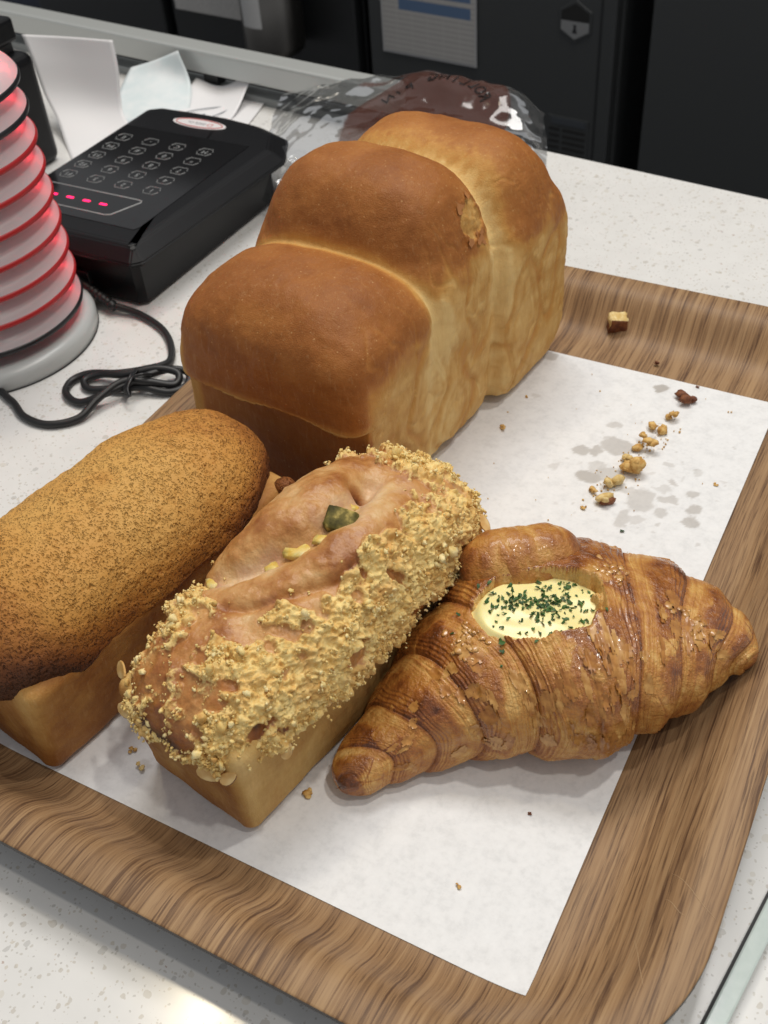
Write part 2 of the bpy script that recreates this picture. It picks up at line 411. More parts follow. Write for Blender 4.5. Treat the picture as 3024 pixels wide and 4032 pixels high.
M_lam = plain('laminate_edge', (.34, .34, .35), .3)
sh = thing('timetable', 'laminated timetable sheet with blue header bands stuck on the grey fridge', 'notice', ffr(-55.0, -.3, -19.5), ANG)
link('printed_sheet', bevel_box('printed_sheet', .3, 14.9, 0, .06, .35, 20.6, 0), m.m, sh)
link('laminate', bevel_box('laminate', 0, 15.2, .061, .12, 0, 21, .02), M_lam, sh)
m = Mat('notice_print', rough=.5); nz = m.noise(m.coord((1, 1, 3)), 260, 3); m.base(m.ramp(nz, [(.4, (.28, .28, .28)), (.55, (.40, .39, .38))]))
nt_ = link('notice_sheet', bevel_box('notice_sheet', 0, 14.6, 0, .08, 0, 20.6, .02), m.m, None, ffr(-94.4, -.3, -18.9), ANG)
tag(nt_, 'grey printed sheet on the dark fridge left of the cup holder', 'notice')
# steel cup holder hanging on fridge C
M_st = Mat('brushed_steel', (.20, .19, .175), .3, Metallic=1.0).m
ch = thing('cup_holder', 'dark brushed steel tube holder with a white label hanging on the fridge door', 'cup holder', ffr(-71, -4.6, -20.3), ANG)
link('tube', lathe('tube', [(0, 0), (3.9, 0), (4.3, .4), (4.4, 1.2), (4.4, 26), (4.1, 26), (4.1, 1)], 48), M_st, ch)
link('bracket', bevel_box('bracket', -2, 2, 4.2, 4.6, 8, 20, .1), M_frd, ch)
th = np.linspace(-.75, .05, 12) - math.pi / 2 + .3
V = [(4.44 * math.cos(a), 4.44 * math.sin(a), z) for z in (4.4, 9.5) for a in th]
link('label', mk('label', V, [[i, i + 1, 13 + i, 12 + i] for i in range(11)]), m_plastic('label_paper', (.42, .42, .42), .5), ch)

# ---- rail on the counter's back edge
M_al = m_plastic('pale_aluminium', (.50, .515, .50), .35, 700, .05, Metallic=.35); M_strip = m_plastic('grey_strip', (.26, .275, .275), .4)
rl = thing('counter_rail', 'pale aluminium rail raised on short feet along the back of the counter', 'rail', tuple(P0 - EN * 3) + (CZ,), ANG)
link('rail_bar', bevel_box('rail_bar', -110, -13, -.2, 1.9, 1.75, 3.75, .22, 3), M_al, rl)
link('rail_base', bevel_box('rail_base', -110, -11, 0, 1.8, .0, .7, .08), M_strip, rl)
for x in (-104, -86, -68, -50, -33.5, -15):
    link('foot', bevel_box('foot', x, x + 1.6, .4, 1.5, .7, 1.75, .05), M_frd, rl)

# ---- thick glass sheet at the right edge of the counter
m = Mat('pale_green_glass', (.52, .60, .57), .12); m.b.inputs['Coat Weight'].default_value = .3; m.base(m.mix(m.noise(m.coord(), 300, 3), (.47, .55, .52), (.60, .67, .64)))
gd = np.array([.776, 5.116]); gd /= np.linalg.norm(gd)
gl = thing('edge_trim', 'pale green glass edge strip lying on the counter right of the tray', 'trim strip', (5.43, 2.12, CZ), math.atan2(gd[1], gd[0]) - math.pi / 2)
link('glass_strip', bevel_box('glass_strip', 0, .62, -40, 60, .12, .62, .07, 2), m.m, gl)
link('under_gap_shade', bevel_box('under_gap_shade', -.13, .3, -40, 60, .0, .118, .01), plain('gap_shade', (.03, .03, .03), .6), gl)  # added dark strip, painting the shaded gap under the glass

# ================================================================== tray
def tray():
    X0, X1, Y0, Y1 = -28.9, 4.97, -3.94, 40.8; RO = 7.5; NC = 22
    prof = [(4.55, -.06), (4.2, -.045), (3.75, .03), (3.35, .14), (2.95, .36), (2.6, .68), (2.3, 1.02), (2.02, 1.34), (1.72, 1.62), (1.4, 1.82), (1.05, 1.93), (.6, 1.985), (.08, 2.0), (0, 1.985),
            (-.005, 1.97), (-.005, 1.72), (.02, 1.70), (.5, 1.66), (1.3, 1.5), (1.9, 1.1), (2.4, .5), (2.9, -.05), (3.5, -.38), (4.2, -.46), (4.55, -.5)]
    prof = np.array(prof)
    rings = []
    for o, z in prof:
        r = max(RO - o, .06); pts = []
        for cx, cy, a0 in ((X1 - RO, Y0 + RO, -90), (X1 - RO, Y1 - RO, 0), (X0 + RO, Y1 - RO, 90), (X0 + RO, Y0 + RO, 180)):
            for k in range(NC):
                a = math.radians(a0 + 90 * k / (NC - 1)); pts.append((cx + r * math.cos(a), cy + r * math.sin(a), z))
        # extra points along the long edges so shading stays clean
        rings.append(pts)
    n = len(rings[0]); V = np.array(rings).reshape(-1, 3); F = grid_faces(len(rings), n, False, True)
    me = mk('tray', V, [list(f) for f in F[:, ::-1]] + [list(range(n)), list(range((len(rings) - 1) * n, len(rings) * n))[::-1]])
    bm = bmesh.new(); bm.from_mesh(me); bmesh.ops.recalc_face_normals(bm, faces=bm.faces); bm.to_mesh(me); bm.free()
    me.polygons.foreach_set('use_smooth', np.ones(len(me.polygons), bool))
    mi = np.zeros(len(me.polygons), np.int32); rid = np.arange(len(F)) // n
    mi[:len(F)][(rid >= 13) & (rid <= 23)] = 1; mi[-1] = 1
    me.polygons.foreach_set('material_index', mi)
    return me
tr = thing('serving_tray', 'walnut wood grain serving tray with raised curved rim and rounded corners', 'tray', (0, 0, 0))
link('tray_body', tray(), [MW, m_plastic('dark_laminate_edge', (.035, .028, .025), .5)], tr)
def tray_z(x, y):
    X0, X1, Y0, Y1, RO = -28.9, 4.97, -3.94, 40.8, 7.5
    x = np.asarray(x, float); y = np.asarray(y, float)
    dx = np.maximum(np.abs(x - (X0 + X1) / 2) - (X1 - X0) / 2 + RO, 0); dy = np.maximum(np.abs(y - (Y0 + Y1) / 2) - (Y1 - Y0) / 2 + RO, 0)
    o = RO - np.hypot(dx, dy)
    return np.interp(o, [0, .6, 1.05, 1.4, 1.72, 2.02, 2.3, 2.6, 2.95, 3.35, 3.75, 4.2, 4.55], [2, 1.985, 1.93, 1.82, 1.62, 1.34, 1.02, .68, .36, .14, .03, -.045, -.06])
# fine pale scratches on the rim
M_scr = plain('scratch', (.50, .34, .19), .6)
def rimz(o): return np.interp(o, [0, .6, 1.05, 1.4, 1.72, 2.02, 2.3, 2.6, 2.95, 3.35, 3.75, 4.2], [2, 1.985, 1.93, 1.82, 1.62, 1.34, 1.02, .68, .36, .14, .03, -.045])
for k, (xa, ya, xb, yb) in enumerate(((3.0, 5.6, 4.85, 4.25), (3.1, 4.55, 3.9, 4.0), (2.6, 3.0, 3.4, 1.2))):
    q = [(xa + (xb - xa) * t, ya + (yb - ya) * t + .04 * math.sin(7 * t), 0) for t in np.linspace(0, 1, 16)]
    q = [(x, y, float(tray_z(x, y)) + .004) for x, y, z in q]
    link('scratch', tube_mesh('scratch', q, .007 * np.sin(np.linspace(.2, 3, 16)) + .004, 4), M_scr, tr)

# ---- paper liner with oil stains
def paper():
    xs = np.arange(-26.2, .001, .1); ys = np.arange(0, 34.85, .1); xs[-1] = 0
    X, Y = np.meshgrid(xs, ys, indexing='ij'); x = X.ravel(); y = Y.ravel()
    P = np.stack([x, y, 0 * x], 1)
    z = .012 + .03 * np.maximum(fbm(P * .16, 3), -.3) * ss(0, 3, y) * ss(0, -3, x) + .02 * ss(.6, 0, np.minimum(y, -x))
    z = np.maximum(z, tray_z(x, y) + .03)
    st = np.zeros(len(x))
    wx = x + .18 * fbm(P * 1.6, 3); wy = y + .22 * fbm(P * 1.6 + 9, 3)
    spots = [(-12.7, 34.3, .55, .4, .5), (-6.1, 33.8, .42, .38, .75), (-7.2, 29.7, .5, .3, .45), (-7.0, 28.5, .5, .3, .4), (-8.1, 27.1, .42, .42, .6), (-7.45, 27.3, .35, .38, .6), (-6.6, 28.1, .9, .65, .55),
             (-6.9, 26.2, .55, .5, .35), (-7.1, 25.3, .7, .45, .7), (-6.3, 25.9, .6, .6, .5), (-3.8, 27.9, .3, .2, .35), (-2.3, 27.8, .22, .3, .3), (-3.2, 26.5, .3, .2, .5), (-2.0, 26.1, .3, .32, .55), (-1.7, 25.0, .36, .5, .6), (-1.6, 24.1, .42, .4, .6),
             (-3.0, 25.2, .5, .3, .5), (-3.1, 24.2, .35, .4, .45), (-4.2, 24.7, .65, .9, .45), (-5.0, 25.1, .4, .3, .4), (-4.6, 23.1, .3, .8, .45), (-4.1, 23.3, .5, .3, .35), (-3.5, 25.9, .5, .22, .3), (-8.9, 25.4, .3, .3, .3),
             (-17.3, 2.9, .35, .25, .3), (-17.0, 1.8, .3, .22, .3), (-12.0, 30.5, .25, .2, .3), (-5.2, 29.5, .22, .2, .3)]
    r2 = np.random.default_rng(5)
    for _ in range(60):
        spots.append((r2.normal(-5, 2.2), r2.normal(26, 2.6), *r2.uniform(.05, .16, 2), r2.uniform(.2, .5)))
    for cx, cy, a, b, s in spots:
        d = ((wx - cx) / a) ** 2 + ((wy - cy) / b) ** 2
        st = np.maximum(st, s * ss(1.15, .75, d))
    st *= 1.0
    return mk('paper_liner', np.stack([x, y, z], 1), grid_faces(len(xs), len(ys)), True, {'stain': st})
pl = link('paper_liner', paper(), MP); tag(pl, 'white greaseproof paper sheet with oil stains lining the wooden tray', 'paper sheet')

# ================================================================== three-lobed milk loaf
def rotw(cx, cy, a):       # world -> local (cm) for a thing at (cx,cy) rotated by a about z
    c, s = math.cos(a), math.sin(a)
    return lambda x, y: (c * (x - cx) + s * (y - cy), -s * (x - cx) + c * (y - cy))
def milk_loaf():
    cx, cy, a = -19.2, 26.4, math.radians(-5.3)
    toL = rotw(cx, cy, a)
    D, F = cubesphere(190)
    # yc, half y, top, half x
    pcs = [(-5.6, 3.95, 11.6, 5.35, -.05, 1.3), (.45, 4.0, 14.25, 5.6, -.2, 1.3), (6.2, 3.75, 13.45, 5.75, .35, 1.6)]
    def fs(P):
        x, y, z = P[:, 0], P[:, 1], P[:, 2]; out = []
        for yc, hy, H, hx, xo, ek in pcs:
            zc = 7.0
            zn = np.where(z > zc, (z - zc) / (H - zc), (zc - z) / zc)
            p = 2.6 + 6.3 * ss(zc + 4.2, zc - 2.4, z)
            bulge = 1 + .022 * np.exp(-((z - 8.6) / 2.6) ** 2) - .022 * ss(6.4, 0, z)
            f = (((np.abs(x - xo) / (hx * bulge)) ** (p * ek) + zn ** p) + (np.abs(y - yc) / hy) ** np.maximum(p, 2.5)) ** (1 / p) - 1
            out.append(f * 4.0)
        return np.array(out)
    def smin(A, k):
        v = A[0]
        for b in A[1:]:
            h = np.clip(.5 + .5 * (b - v) / k, 0, 1); v = b * (1 - h) + v * h - k * h * (1 - h)
        return v
    def sdf(P):
        f = smin(fs(P), .20)
        # below the lip the front face was pressed flat against the tin
        lip = 6.35 + .12 * np.sin(P[:, 0] * 1.1)
        box = np.maximum(np.abs(P[:, 1] - .05) - 9.3, -P[:, 2])
        low = np.maximum(f, box)
        return np.where(P[:, 2] < lip, np.where(P[:, 1] < -5, np.maximum(low, -8.72 - P[:, 1]), low), f)
    c0 = np.array([0, .3, 6.3])
    V = radial(sdf, c0, D * np.array([1, 1.7, 1.3]) / np.linalg.norm(D * np.array([1, 1.7, 1.3]), axis=1)[:, None], 13.5, .3)
    A = fs(V); S = np.sort(A, 0); cre = np.exp(-((S[1] - S[0]) / .75) ** 2)
    x, y, z = V.T
    N = normals(V, F)
    side = ss(3.9, 4.8, x + .35 * perlin(V * .5)) * ss(-9.0, -8.2, y)             # pale right side
    sideL = ss(-4.4, -5.0, x) * ss(9.2, 7.6, z)
    # swirling dough layers showing on the pale side
    wv = V + np.stack([0 * x, .9 * perlin(V * .35), .9 * perlin(V * .35 + 50)], 1)
    rings = 0
    for (sy, sz, ry, rz) in ((-6.8, 2.2, 1.5, 2.6), (-3.6, 5.2, 1.5, 3.4), (-1.0, 3.0, 1.6, 3.0), (1.2, 8.4, 1.6, 3.2), (4.6, 5.0, 1.5, 3.2), (7.1, 6.2, 1.1, 2.6), (3.0, 2.0, 1.2, 2)):
        d = np.sqrt(((wv[:, 1] - sy) / ry) ** 2 + ((wv[:, 2] - sz) / rz) ** 2)
        rings = np.maximum(rings, np.exp(-((d - .95) / .13) ** 2) * .9 + .35 * np.exp(-((d - .55) / .1) ** 2))
    cavity = np.clip(rings, 0, 1)
    flow = np.abs(perlin(np.stack([x * .3, wv[:, 1] * 1.3, wv[:, 2] * .35], 1)))
    vein = ss(.10, .0, flow)
    disp = .10 * fbm(V * .35, 3) + .018 * fbm(V * 2.2, 3)
    disp += side * (-.09 * cavity - .16 * np.exp(-((S[1] - S[0]) / .35) ** 2) + .035 * fbm(V * .8 + 5, 3) - .05 * vein)
    top = ss(7, 9, z) * (1 - side)
    wr = perlin(np.stack([x * 1.6, y * .5, z * .5], 1)); disp -= .045 * top * ss(.25, .55, wr) * ss(0, .4, perlin(V * .6 + 3))
    # torn patch on the middle lobe
    pxl, pyl = toL(-14.7, 27.4)
    dp = np.sqrt(((x - pxl) / .75) ** 2 + ((y - pyl + .2 * perlin(V * 1.1)) / 1.15) ** 2 + ((z - 11.2) / 1.3) ** 2) + .28 * fbm(V * 1.3, 3)
    torn = ss(1.05, .9, dp)
    disp += torn * (-.10 + .05 * fbm(V * 4, 2)) + .04 * ss(1.25, 1.1, dp) * ss(.9, 1.05, dp)
    V = V + N * disp[:, None]
    # bake colour
    up = ss(-.2, .55, N[:, 2])
    bake = .88 * ss(6.2, 7.2, z + 1.2 * (1 - ss(-9.2, -7.8, y))) + 0 * x
    bake = bake - .28 * ss(9.3, 6.5, z) * (1 - ss(-7.2, -8.4, y)) 
    zb = np.interp(y, [-6, -2.6, -1.4, 3, 4.4, 8], [8.0, 8.6, 10.3, 10.3, 9.4, 9.2]); zm = ss(zb + 1.0, zb - 1.2, z + 1.0 * fbm(V * .6, 3)); bake = bake * (1 - side * zm) + side * zm * (.26 + .26 * cavity + .16 * fbm(V * .9, 3) + .06 * ss(.0, .5, perlin(np.stack([x * 0, y * 1.6 + .8 * perlin(V * .4), z * .18], 1))))
    face = ss(-8.4, -8.66, y) * ss(6.6, 6.2, z)
    bake = np.where(face > .5, .80 + .14 * ss(5.5, 2, z) - .30 * ss(5.4, 6.2, z), bake)  # tin-browned front face, deepened further in colour to stand for its shade
    bake = bake * (1 - sideL) + sideL * .35
    w2 = np.where(y > 3, 1.0, .6)
    wide = np.exp(-((S[1] - S[0]) / (1.55 * w2)) ** 2) * ss(0, .3, y - np.where(y > 1.5, 3.1, -2.1) + .25)
    bake = bake - np.where(y > 1.5, .58, .34) * wide * ss(4, 8, z) * ss(6.2, 4, x) * (1 + .5 * fbm(V * 2.2 + 3, 3)) - .50 * np.exp(-((S[1] - S[0]) / .38) ** 2) * ss(5, 9, z) - .12 * cre * ss(5, 9, z) - side * .22 * np.maximum(cre, vein * .6)
    bake = bake + .05 * ss(.5, -.2, fbm(V * .5 + 30, 3)) * top - .08 * ss(.2, .7, fbm(V * .28 + 11, 2)) * top
    lipm = np.exp(-((z - 6.45) / .2) ** 2) * ss(-8.3, -8.8, y); bake -= .28 * lipm
    bake = bake * (1 - torn) + torn * (.34 + .16 * fbm(V * 3, 2))
    me = mk('milk_loaf', V, F, True, {'bake': np.clip(bake, 0, 1)})
    t = thing('milk_bread_loaf', 'tall brown three-lobed milk bread loaf with pale swirled side', 'bread loaf', (cx, cy, .03), a)
    mat = m_bread('milk_crust', [(0, (.74, .52, .22)), (.16, (.66, .41, .145)), (.34, (.55, .30, .085)), (.52, (.53, .26, .065)), (.70, (.425, .175, .043)), (.88, (.33, .119, .027)), (1, (.24, .078, .017))], (.72, .45, .2), .45, .52)
    b = link('loaf_body', me, mat, t)
    # curled crust flakes at the rim of the torn patch
    Mfl = plain('flake_crust', (.42, .17, .05), .5)
    idx = np.where((dp > 1.0) & (dp < 1.25) & (y < pyl + .9))[0]
    for k in rng.choice(idx, 9, replace=False):
        r = np.random.default_rng(int(k)); s = r.uniform(.12, .28); g = [(i, j) for i in range(3) for j in range(3)]
        fv = [((i - 1) * s * (1 + .3 * r.normal()), (j - 1) * s * .7 * (1 + .3 * r.normal()), .05 * s * i * i) for i, j in g]
        fm = mk('crust_flake', fv, grid_faces(3, 3)); o = link('crust_flake', fm, Mfl, t)
        n = Vector(N[k]); o.matrix_local = Matrix.Translation(Vector(V[k]) * SC + n * .0004) @ n.to_track_quat('Z', 'Y').to_matrix().to_4x4() @ Matrix.Rotation(r.uniform(0, 6), 4, 'Z')
    return t
milk_loaf()

# ================================================================== cookie crust loaf (left)
def cookie_loaf():
    cx, cy, a = -21.8, 7.65, math.radians(-9.5)
    t = thing('cookie_crust_loaf', 'long loaf with a porous golden brown cookie crust dome at the left', 'bread loaf', (cx, cy, .03), a)
    D, F = cubesphere(90)
    def body(P):
        x, y, z = np.abs(P[:, 0]), np.abs(P[:, 1]), np.abs(P[:, 2] - 2.6); w_ = 3.15 + .12 * (P[:, 2])
        q = np.stack([x - w_ + .6, y - 7.45 + .6, z - 2.6 + .55], 1)
        return np.linalg.norm(np.maximum(q, 0), axis=1) + np.minimum(q.max(1), 0) - .55
    V = radial(body, (0, 0, 2.6), D * np.array([1, 2.2, .9]) / np.linalg.norm(D * np.array([1, 2.2, .9]), axis=1)[:, None], 10, .3)
    N = normals(V, F); V = V + N * (.06 * fbm(V * .5, 3) + .012 * fbm(V * 3, 2))[:, None]
    x, y, z = V.T
    edge = ss(.75, .3, np.minimum(3.5 - np.abs(x), 7.6 - np.abs(y)) + .5)
    corner = np.exp(-(((np.abs(x) - 3.2) / .7) ** 2 + ((np.abs(y) - 7.3) / .7) ** 2)) * ss(1, 4, z)
    bake = .68 + .22 * fbm(V * .6, 4) + .12 * ss(2, .3, z) - .35 * corner
    mat = m_bread('tin_crust', [(0, (.66, .42, .16)), (.3, (.56, .32, .10)), (.55, (.45, .22, .06)), (.75, (.34, .14, .035)), (1, (.22, .08, .02))], (.6, .38, .15), 0, .55, .08, .30)
    link('loaf_body', mk('loaf_body', V, F, True, {'bake': np.clip(bake, 0, 1)}), mat, t)
    D, F = cubesphere(170)
    def cap(P):
        x, y, z = P[:, 0], P[:, 1], P[:, 2] - 5.0
        hx = 3.8 + .25 * np.exp(-((P[:, 1] + 5.2) / 1.6) ** 2) * (P[:, 0] > 0); up = z > 0
        droop = 1.25 * np.exp(-((P[:, 1] + 6.2) / 2.2) ** 2)
        zz = np.where(up, z / 3.45, -z / (.75 + droop)); p = np.where(up, 2.25, 2.1)
        return ((np.abs(x) / hx) ** 2.3 + (np.abs(y + .15) / 8.5) ** 3.4 + zz ** p) - 1
    V = radial(cap, (0, 0, 5.05), D * np.array([1, 2.1, .8]) / np.linalg.norm(D * np.array([1, 2.1, .8]), axis=1)[:, None], 10, .25)
    N = normals(V, F)
    x, y, z = V.T
    st = np.stack([x, y, z], 1)
    f1, f2, _ = worley(st * 4.2 + .5 * np.stack([perlin(st * 2), perlin(st * 2 + 9), perlin(st * 2 + 19)], 1))
    g1, g2, _ = worley(st * 9.0)
    pit = ss(.34, .12, f1) * ss(-.1, .25, perlin(st * 1.5)) + .7 * ss(.36, .15, g1) * ss(-.05, .3, perlin(st * 2.1 + 40))
    dent = np.exp(-(((x + .2) / .5) ** 2 + ((y - .6) / .45) ** 2))
    disp = .14 * fbm(V * .3, 3) + .035 * fbm(V * 2.5, 3) - .055 * pit - .10 * dent + .05 * ss(6.0, 4.6, z) * fbm(V * .9, 3) + .18 * perlin(V * .22 + 5)
    V = V + N * disp[:, None]
    ends = ss(2.0, 8.4, np.abs(y + .3)); low = ss(6.6, 4.6, z) * ss(-.5, .4, perlin(V * .4) + .25)
    bake = .06 + .44 * ends + .42 * low * ss(0, 1, x + y * -.3 + 1) + .12 * fbm(V * .45, 3) + .16 * np.clip(pit, 0, 1) + .22 * dent + .26 * ss(-3.0, -8.5, y) + .22 * ss(1.5, 3.6, np.abs(x)) * ss(7.4, 5.5, z)
    mat = m_cookie()
    me = mk('cookie_crust', V, F, True, {'bake': np.clip(bake, 0, 1)})
    link('cookie_crust', me, mat, t)
    # small knob of crust at the far right end
    kv = ICO2V * np.array([.55, .5, .45]); kv = kv * (1 + .2 * perlin(kv * 2))[:, None]
    link('crust_knob', mk('crust_knob', kv + np.array([3.55, 6.9, 5.0]), ICO2F, True, {'bake': np.full(len(kv), .75)}), mat, t)
cookie_loaf()

# ================================================================== crumble topped loaf (middle)
def poly_dist(P, line):
    d = np.full(len(P), 1e9); L = np.asarray(line, float)
    for a, b in zip(L[:-1], L[1:]):
        t = np.clip(((P - a) @ (b - a)) / ((b - a) @ (b - a)), 0, 1); d = np.minimum(d, np.linalg.norm(P - a - t[:, None] * (b - a), axis=1))
    return d
def crumble_loaf():
    cx, cy, a = -12.75, 8.75, math.radians(-10)
    toL = rotw(cx, cy, a)
    t = thing('crumble_loaf', 'loaf topped with yellow crumble and sweet potato pieces between croissant and cookie crust loaf', 'bread loaf', (cx, cy, .03), a)
    D, F = cubesphere(90)
    def body(P):
        x, y, z = np.abs(P[:, 0]), np.abs(P[:, 1]), np.abs(P[:, 2] - 2.7); w_ = 2.85 + .075 * P[:, 2]
        q = np.stack([x - w_ + .62, y - 7.45 - .05 * P[:, 2] + .62, z - 2.6 + .5], 1)
        return np.linalg.norm(np.maximum(q, 0), axis=1) + np.minimum(q.max(1), 0) - .55
    V = radial(body, (0, 0, 2.7), D * np.array([1, 2.2, .9]) / np.linalg.norm(D * np.array([1, 2.2, .9]), axis=1)[:, None], 10, .3)
    N = normals(V, F); V = V + N * (.07 * fbm(V * .5, 3) + .012 * fbm(V * 3, 2))[:, None]
    x, y, z = V.T
    bake = .34 + .20 * fbm(V * .5, 4) + .34 * ss(-.45, -.8, N[:, 1]) * ss(3.3, 2.2, x) + .10 * ss(1.5, .2, z) + .22 * ss(1.0, 6, y) * ss(2, 3, x) - .12 * ss(3.4, 4.6, z) - .16 * np.exp(-((x - 3.0) / .5) ** 2) * ss(-6.3, -7.3, y)  # front face darkened by its normal: browner crust plus painted shade
    mat = m_bread('tin_side', [(0, (.74, .52, .22)), (.25, (.62, .40, .14)), (.5, (.50, .28, .085)), (.7, (.38, .175, .045)), (1, (.22, .08, .02))], (.6, .38, .15), 0, .55, .08, .30)
    link('loaf_body', mk('loaf_body', V, F, True, {'bake': np.clip(bake, 0, 1)}), mat, t)
    # dough top
    D, F = cubesphere(210)
    def top(P):
        x, y, z = P[:, 0], P[:, 1], P[:, 2] - 4.6; up = z > 0
        hz = 2.75 + 1.35 * np.exp(-((y - 1.6) / 3.4) ** 2)
        zz = np.where(up, z / hz, -z / .55)
        return (np.abs(x) / 3.42) ** 3.0 + (np.abs(y) / 8.0) ** 4.8 + zz ** 2.2 - 1
    V = radial(top, (0, 0, 4.65), D * np.array([1, 2.1, .8]) / np.linalg.norm(D * np.array([1, 2.1, .8]), axis=1)[:, None], 10, .25)
    N = normals(V, F); x, y, z = V.T; P = p2(x, y)
    gl_ = np.array([(*toL(*q), 0) for q in ((-12.0, 12.6), (-11.7, 11.6), (-11.8, 10.0), (-12.4, 8.7), (-13.6, 7.3), (-14.6, 6.6), (-16.1, 6.2))])
    wob = P + .25 * np.stack([perlin(V * .9), perlin(V * .9 + 7), 0 * x], 1)
    dg = poly_dist(wob, gl_)
    groove = np.exp(-(dg / .42) ** 2)
    g2_ = np.array([(*toL(*q), 0) for q in ((-10.0, 12.6), (-9.7, 10.6), (-10.3, 8.3), (-11.7, 6.4), (-13.9, 5.0))])
    dg2 = poly_dist(wob, g2_); groove2 = np.exp(-(dg2 / .3) ** 2)
    hx, hy = toL(-12.1, 12.0); hole = np.exp(-(((x - hx) / .38) ** 2 + ((y - hy) / .30) ** 2))
    lobe = ss(0, 1.6, dg)
    disp = -.50 * groove - .22 * groove2 - .8 * hole + .22 * lobe * ss(-4.5, -2, y) + .14 * fbm(V * .55, 3) + .03 * fbm(V * 2.2, 3)
    f1, f2, _ = worley(V * 2.6); blist = ss(.45, .2, f1) * ss(0, .4, perlin(V * .8 + 3)); disp += .03 * blist
    bare = ((x + .65) / 2.75) ** 2 + ((y - .9) / 4.6) ** 2 + .5 * fbm(P * .5 + 4, 3)
    cb = ss(.95, 1.25, bare) * ss(4.3, 4.7, z) * np.clip(.38 + 1.0 * fbm(V * .7 + 21, 3) + .9 * perlin(V * 1.9 + 33) + .45 * ss(1.4, 2.6, x), 0, 1) * np.where((x < -2.2) & (np.abs(y - 1) < 4.0), .15, 1) * np.where((y < -5.0) & (x < 1.2) & (z > 5.0) & (z < 6.9), .4, 1)
    wq = V + .12 * np.stack([perlin(V * 4), perlin(V * 4 + 9), perlin(V * 4 + 19)], 1)
    c1_, c2_, _ = worley(wq * 3.0); d1_, d2_, _ = worley(wq * 6.5)
    disp += ss(.2, .6, cb) * (.05 + .17 * np.abs(perlin(wq * 1.7)) * 2 + .12 * np.abs(perlin(wq * 3.8)) * 2 + .10 * ss(.8, .1, d1_))
    V = V + N * disp[:, None]
    pink = np.clip(.8 * ss(.9, .2, dg) * ss(-.1, .4, perlin(V * .9 + 3)) + .5 * ss(.2, .6, fbm(V * .45 + 5, 3)) * ss(-3.9, -2.2, y), 0, 1)
    bake = .47 + .34 * fbm(V * .55, 4) - .22 * ss(.9, .1, dg) + .20 * ss(6.2, 4.4, z) + .12 * groove2 + .9 * hole + .15 * ss(-4, -6, y)
    m = Mat('glazed_dough', rough=.38); v = m.coord(); b_ = m.attr('bake'); n1 = m.noise(v, 130, 5, .62); n2 = m.noise(v, 600, 3)
    n3 = m.noise(v, 260, 4, .65); f = m.math('ADD', b_, m.math('MULTIPLY_ADD', n1, .34, -.17)); f = m.math('ADD', f, m.math('MULTIPLY_ADD', n3, .24, -.12))
    col = m.ramp(f, [(0, (.74, .55, .34)), (.22, (.66, .42, .19)), (.42, (.56, .29, .10)), (.6, (.43, .18, .048)), (.8, (.28, .09, .02)), (1, (.08, .03, .015))])
    col = m.mix(m.math('MULTIPLY', m.attr('pink'), map01(m, n1, .35, .6, .15, .55)), col, (.54, .34, .29))
    cm_ = map01(m, m.math('ADD', m.attr('crumb'), m.math('MULTIPLY_ADD', n2, .7, -.35)), .30, .48)
    col = m.mix(cm_, col, m.ramp(m.math('ADD', m.math('MULTIPLY', n1, .55), m.math('MULTIPLY', n2, .45)), [(.34, (.58, .31, .085)), (.44, (.75, .49, .155)), (.56, (.85, .65, .27))]))
    toast = m.math('MULTIPLY', cm_, map01(m, m.noise(v, 75, 3, .6), .46, .66, 0, .6)); col = m.mix(toast, col, (.60, .32, .09))
    m.l(m.math('MULTIPLY_ADD', cm_, .36, .42), m.b.inputs['Roughness'])
    m.base(col); m.bump(m.math('ADD', n1, m.math('MULTIPLY', n2, .8)), .5, .0009); m.b.inputs['Subsurface Weight'].default_value = .08; m.b.inputs['Subsurface Radius'].default_value = (.004, .002, .001)
    link('dough_top', mk('dough_top', V, F, True, {'bake': np.clip(bake, 0, 1), 'pink': pink * (1 - ss(.2, .5, cb)), 'crumb': cb}), m.m, t)
    # --- fillings in the groove
    M_sp = Mat('sweet_potato_flesh', rough=.45); v = M_sp.coord(); M_sp.base(M_sp.ramp(M_sp.noise(v, 180, 4), [(.35, (.66, .42, .06)), (.5, (.72, .55, .16)), (.65, (.70, .60, .30))])); M_sp.b.inputs['Subsurface Weight'].default_value = .15; M_sp.b.inputs['Subsurface Radius'].default_value = (.004, .003, .001)
    M_gr = Mat('sweet_potato_skin', rough=.6, Specular_IOR_Level=.15); v = M_gr.coord(); M_gr.base(M_gr.ramp(M_gr.noise(v, 160, 4), [(.36, (.050, .043, .012)), (.5, (.15, .12, .03)), (.60, (.45, .34, .10))]))
    vt3 = V
    def at(xw, yw):
        lx, ly = toL(xw, yw); k = np.argmin((x - lx) ** 2 + (y - ly) ** 2 - 100 * (z > 5)); return V[k]
    def chunk(name, xw, yw, sx, sy, sz, rz, mat, seed, dz=0., tilt=0.):
        p = at(xw, yw); me = bevel_box(name, -sx, sx, -sy, sy, -sz, sz, min(sx, sy, sz) * .45, 5)
        co = np.array([v_.co[:] for v_ in me.vertices]); co = co * (1 + .22 * perlin(co * 190 + seed) + .12 * perlin(co * 500 + seed))[:, None]
        for v_, c_ in zip(me.vertices, co): v_.co = c_
        me.polygons.foreach_set('use_smooth', np.ones(len(me.polygons), bool))
        o = link(name, me, mat, t, (p[0], p[1], p[2] + dz)); o.rotation_euler = (tilt, .15, rz); return o
    chunk('sweet_potato_chunk', -11.75, 10.05, .62, .50, .5, .35, M_gr, 1, .05, .25)['label'] = 'green skinned chunk in the middle of the top'
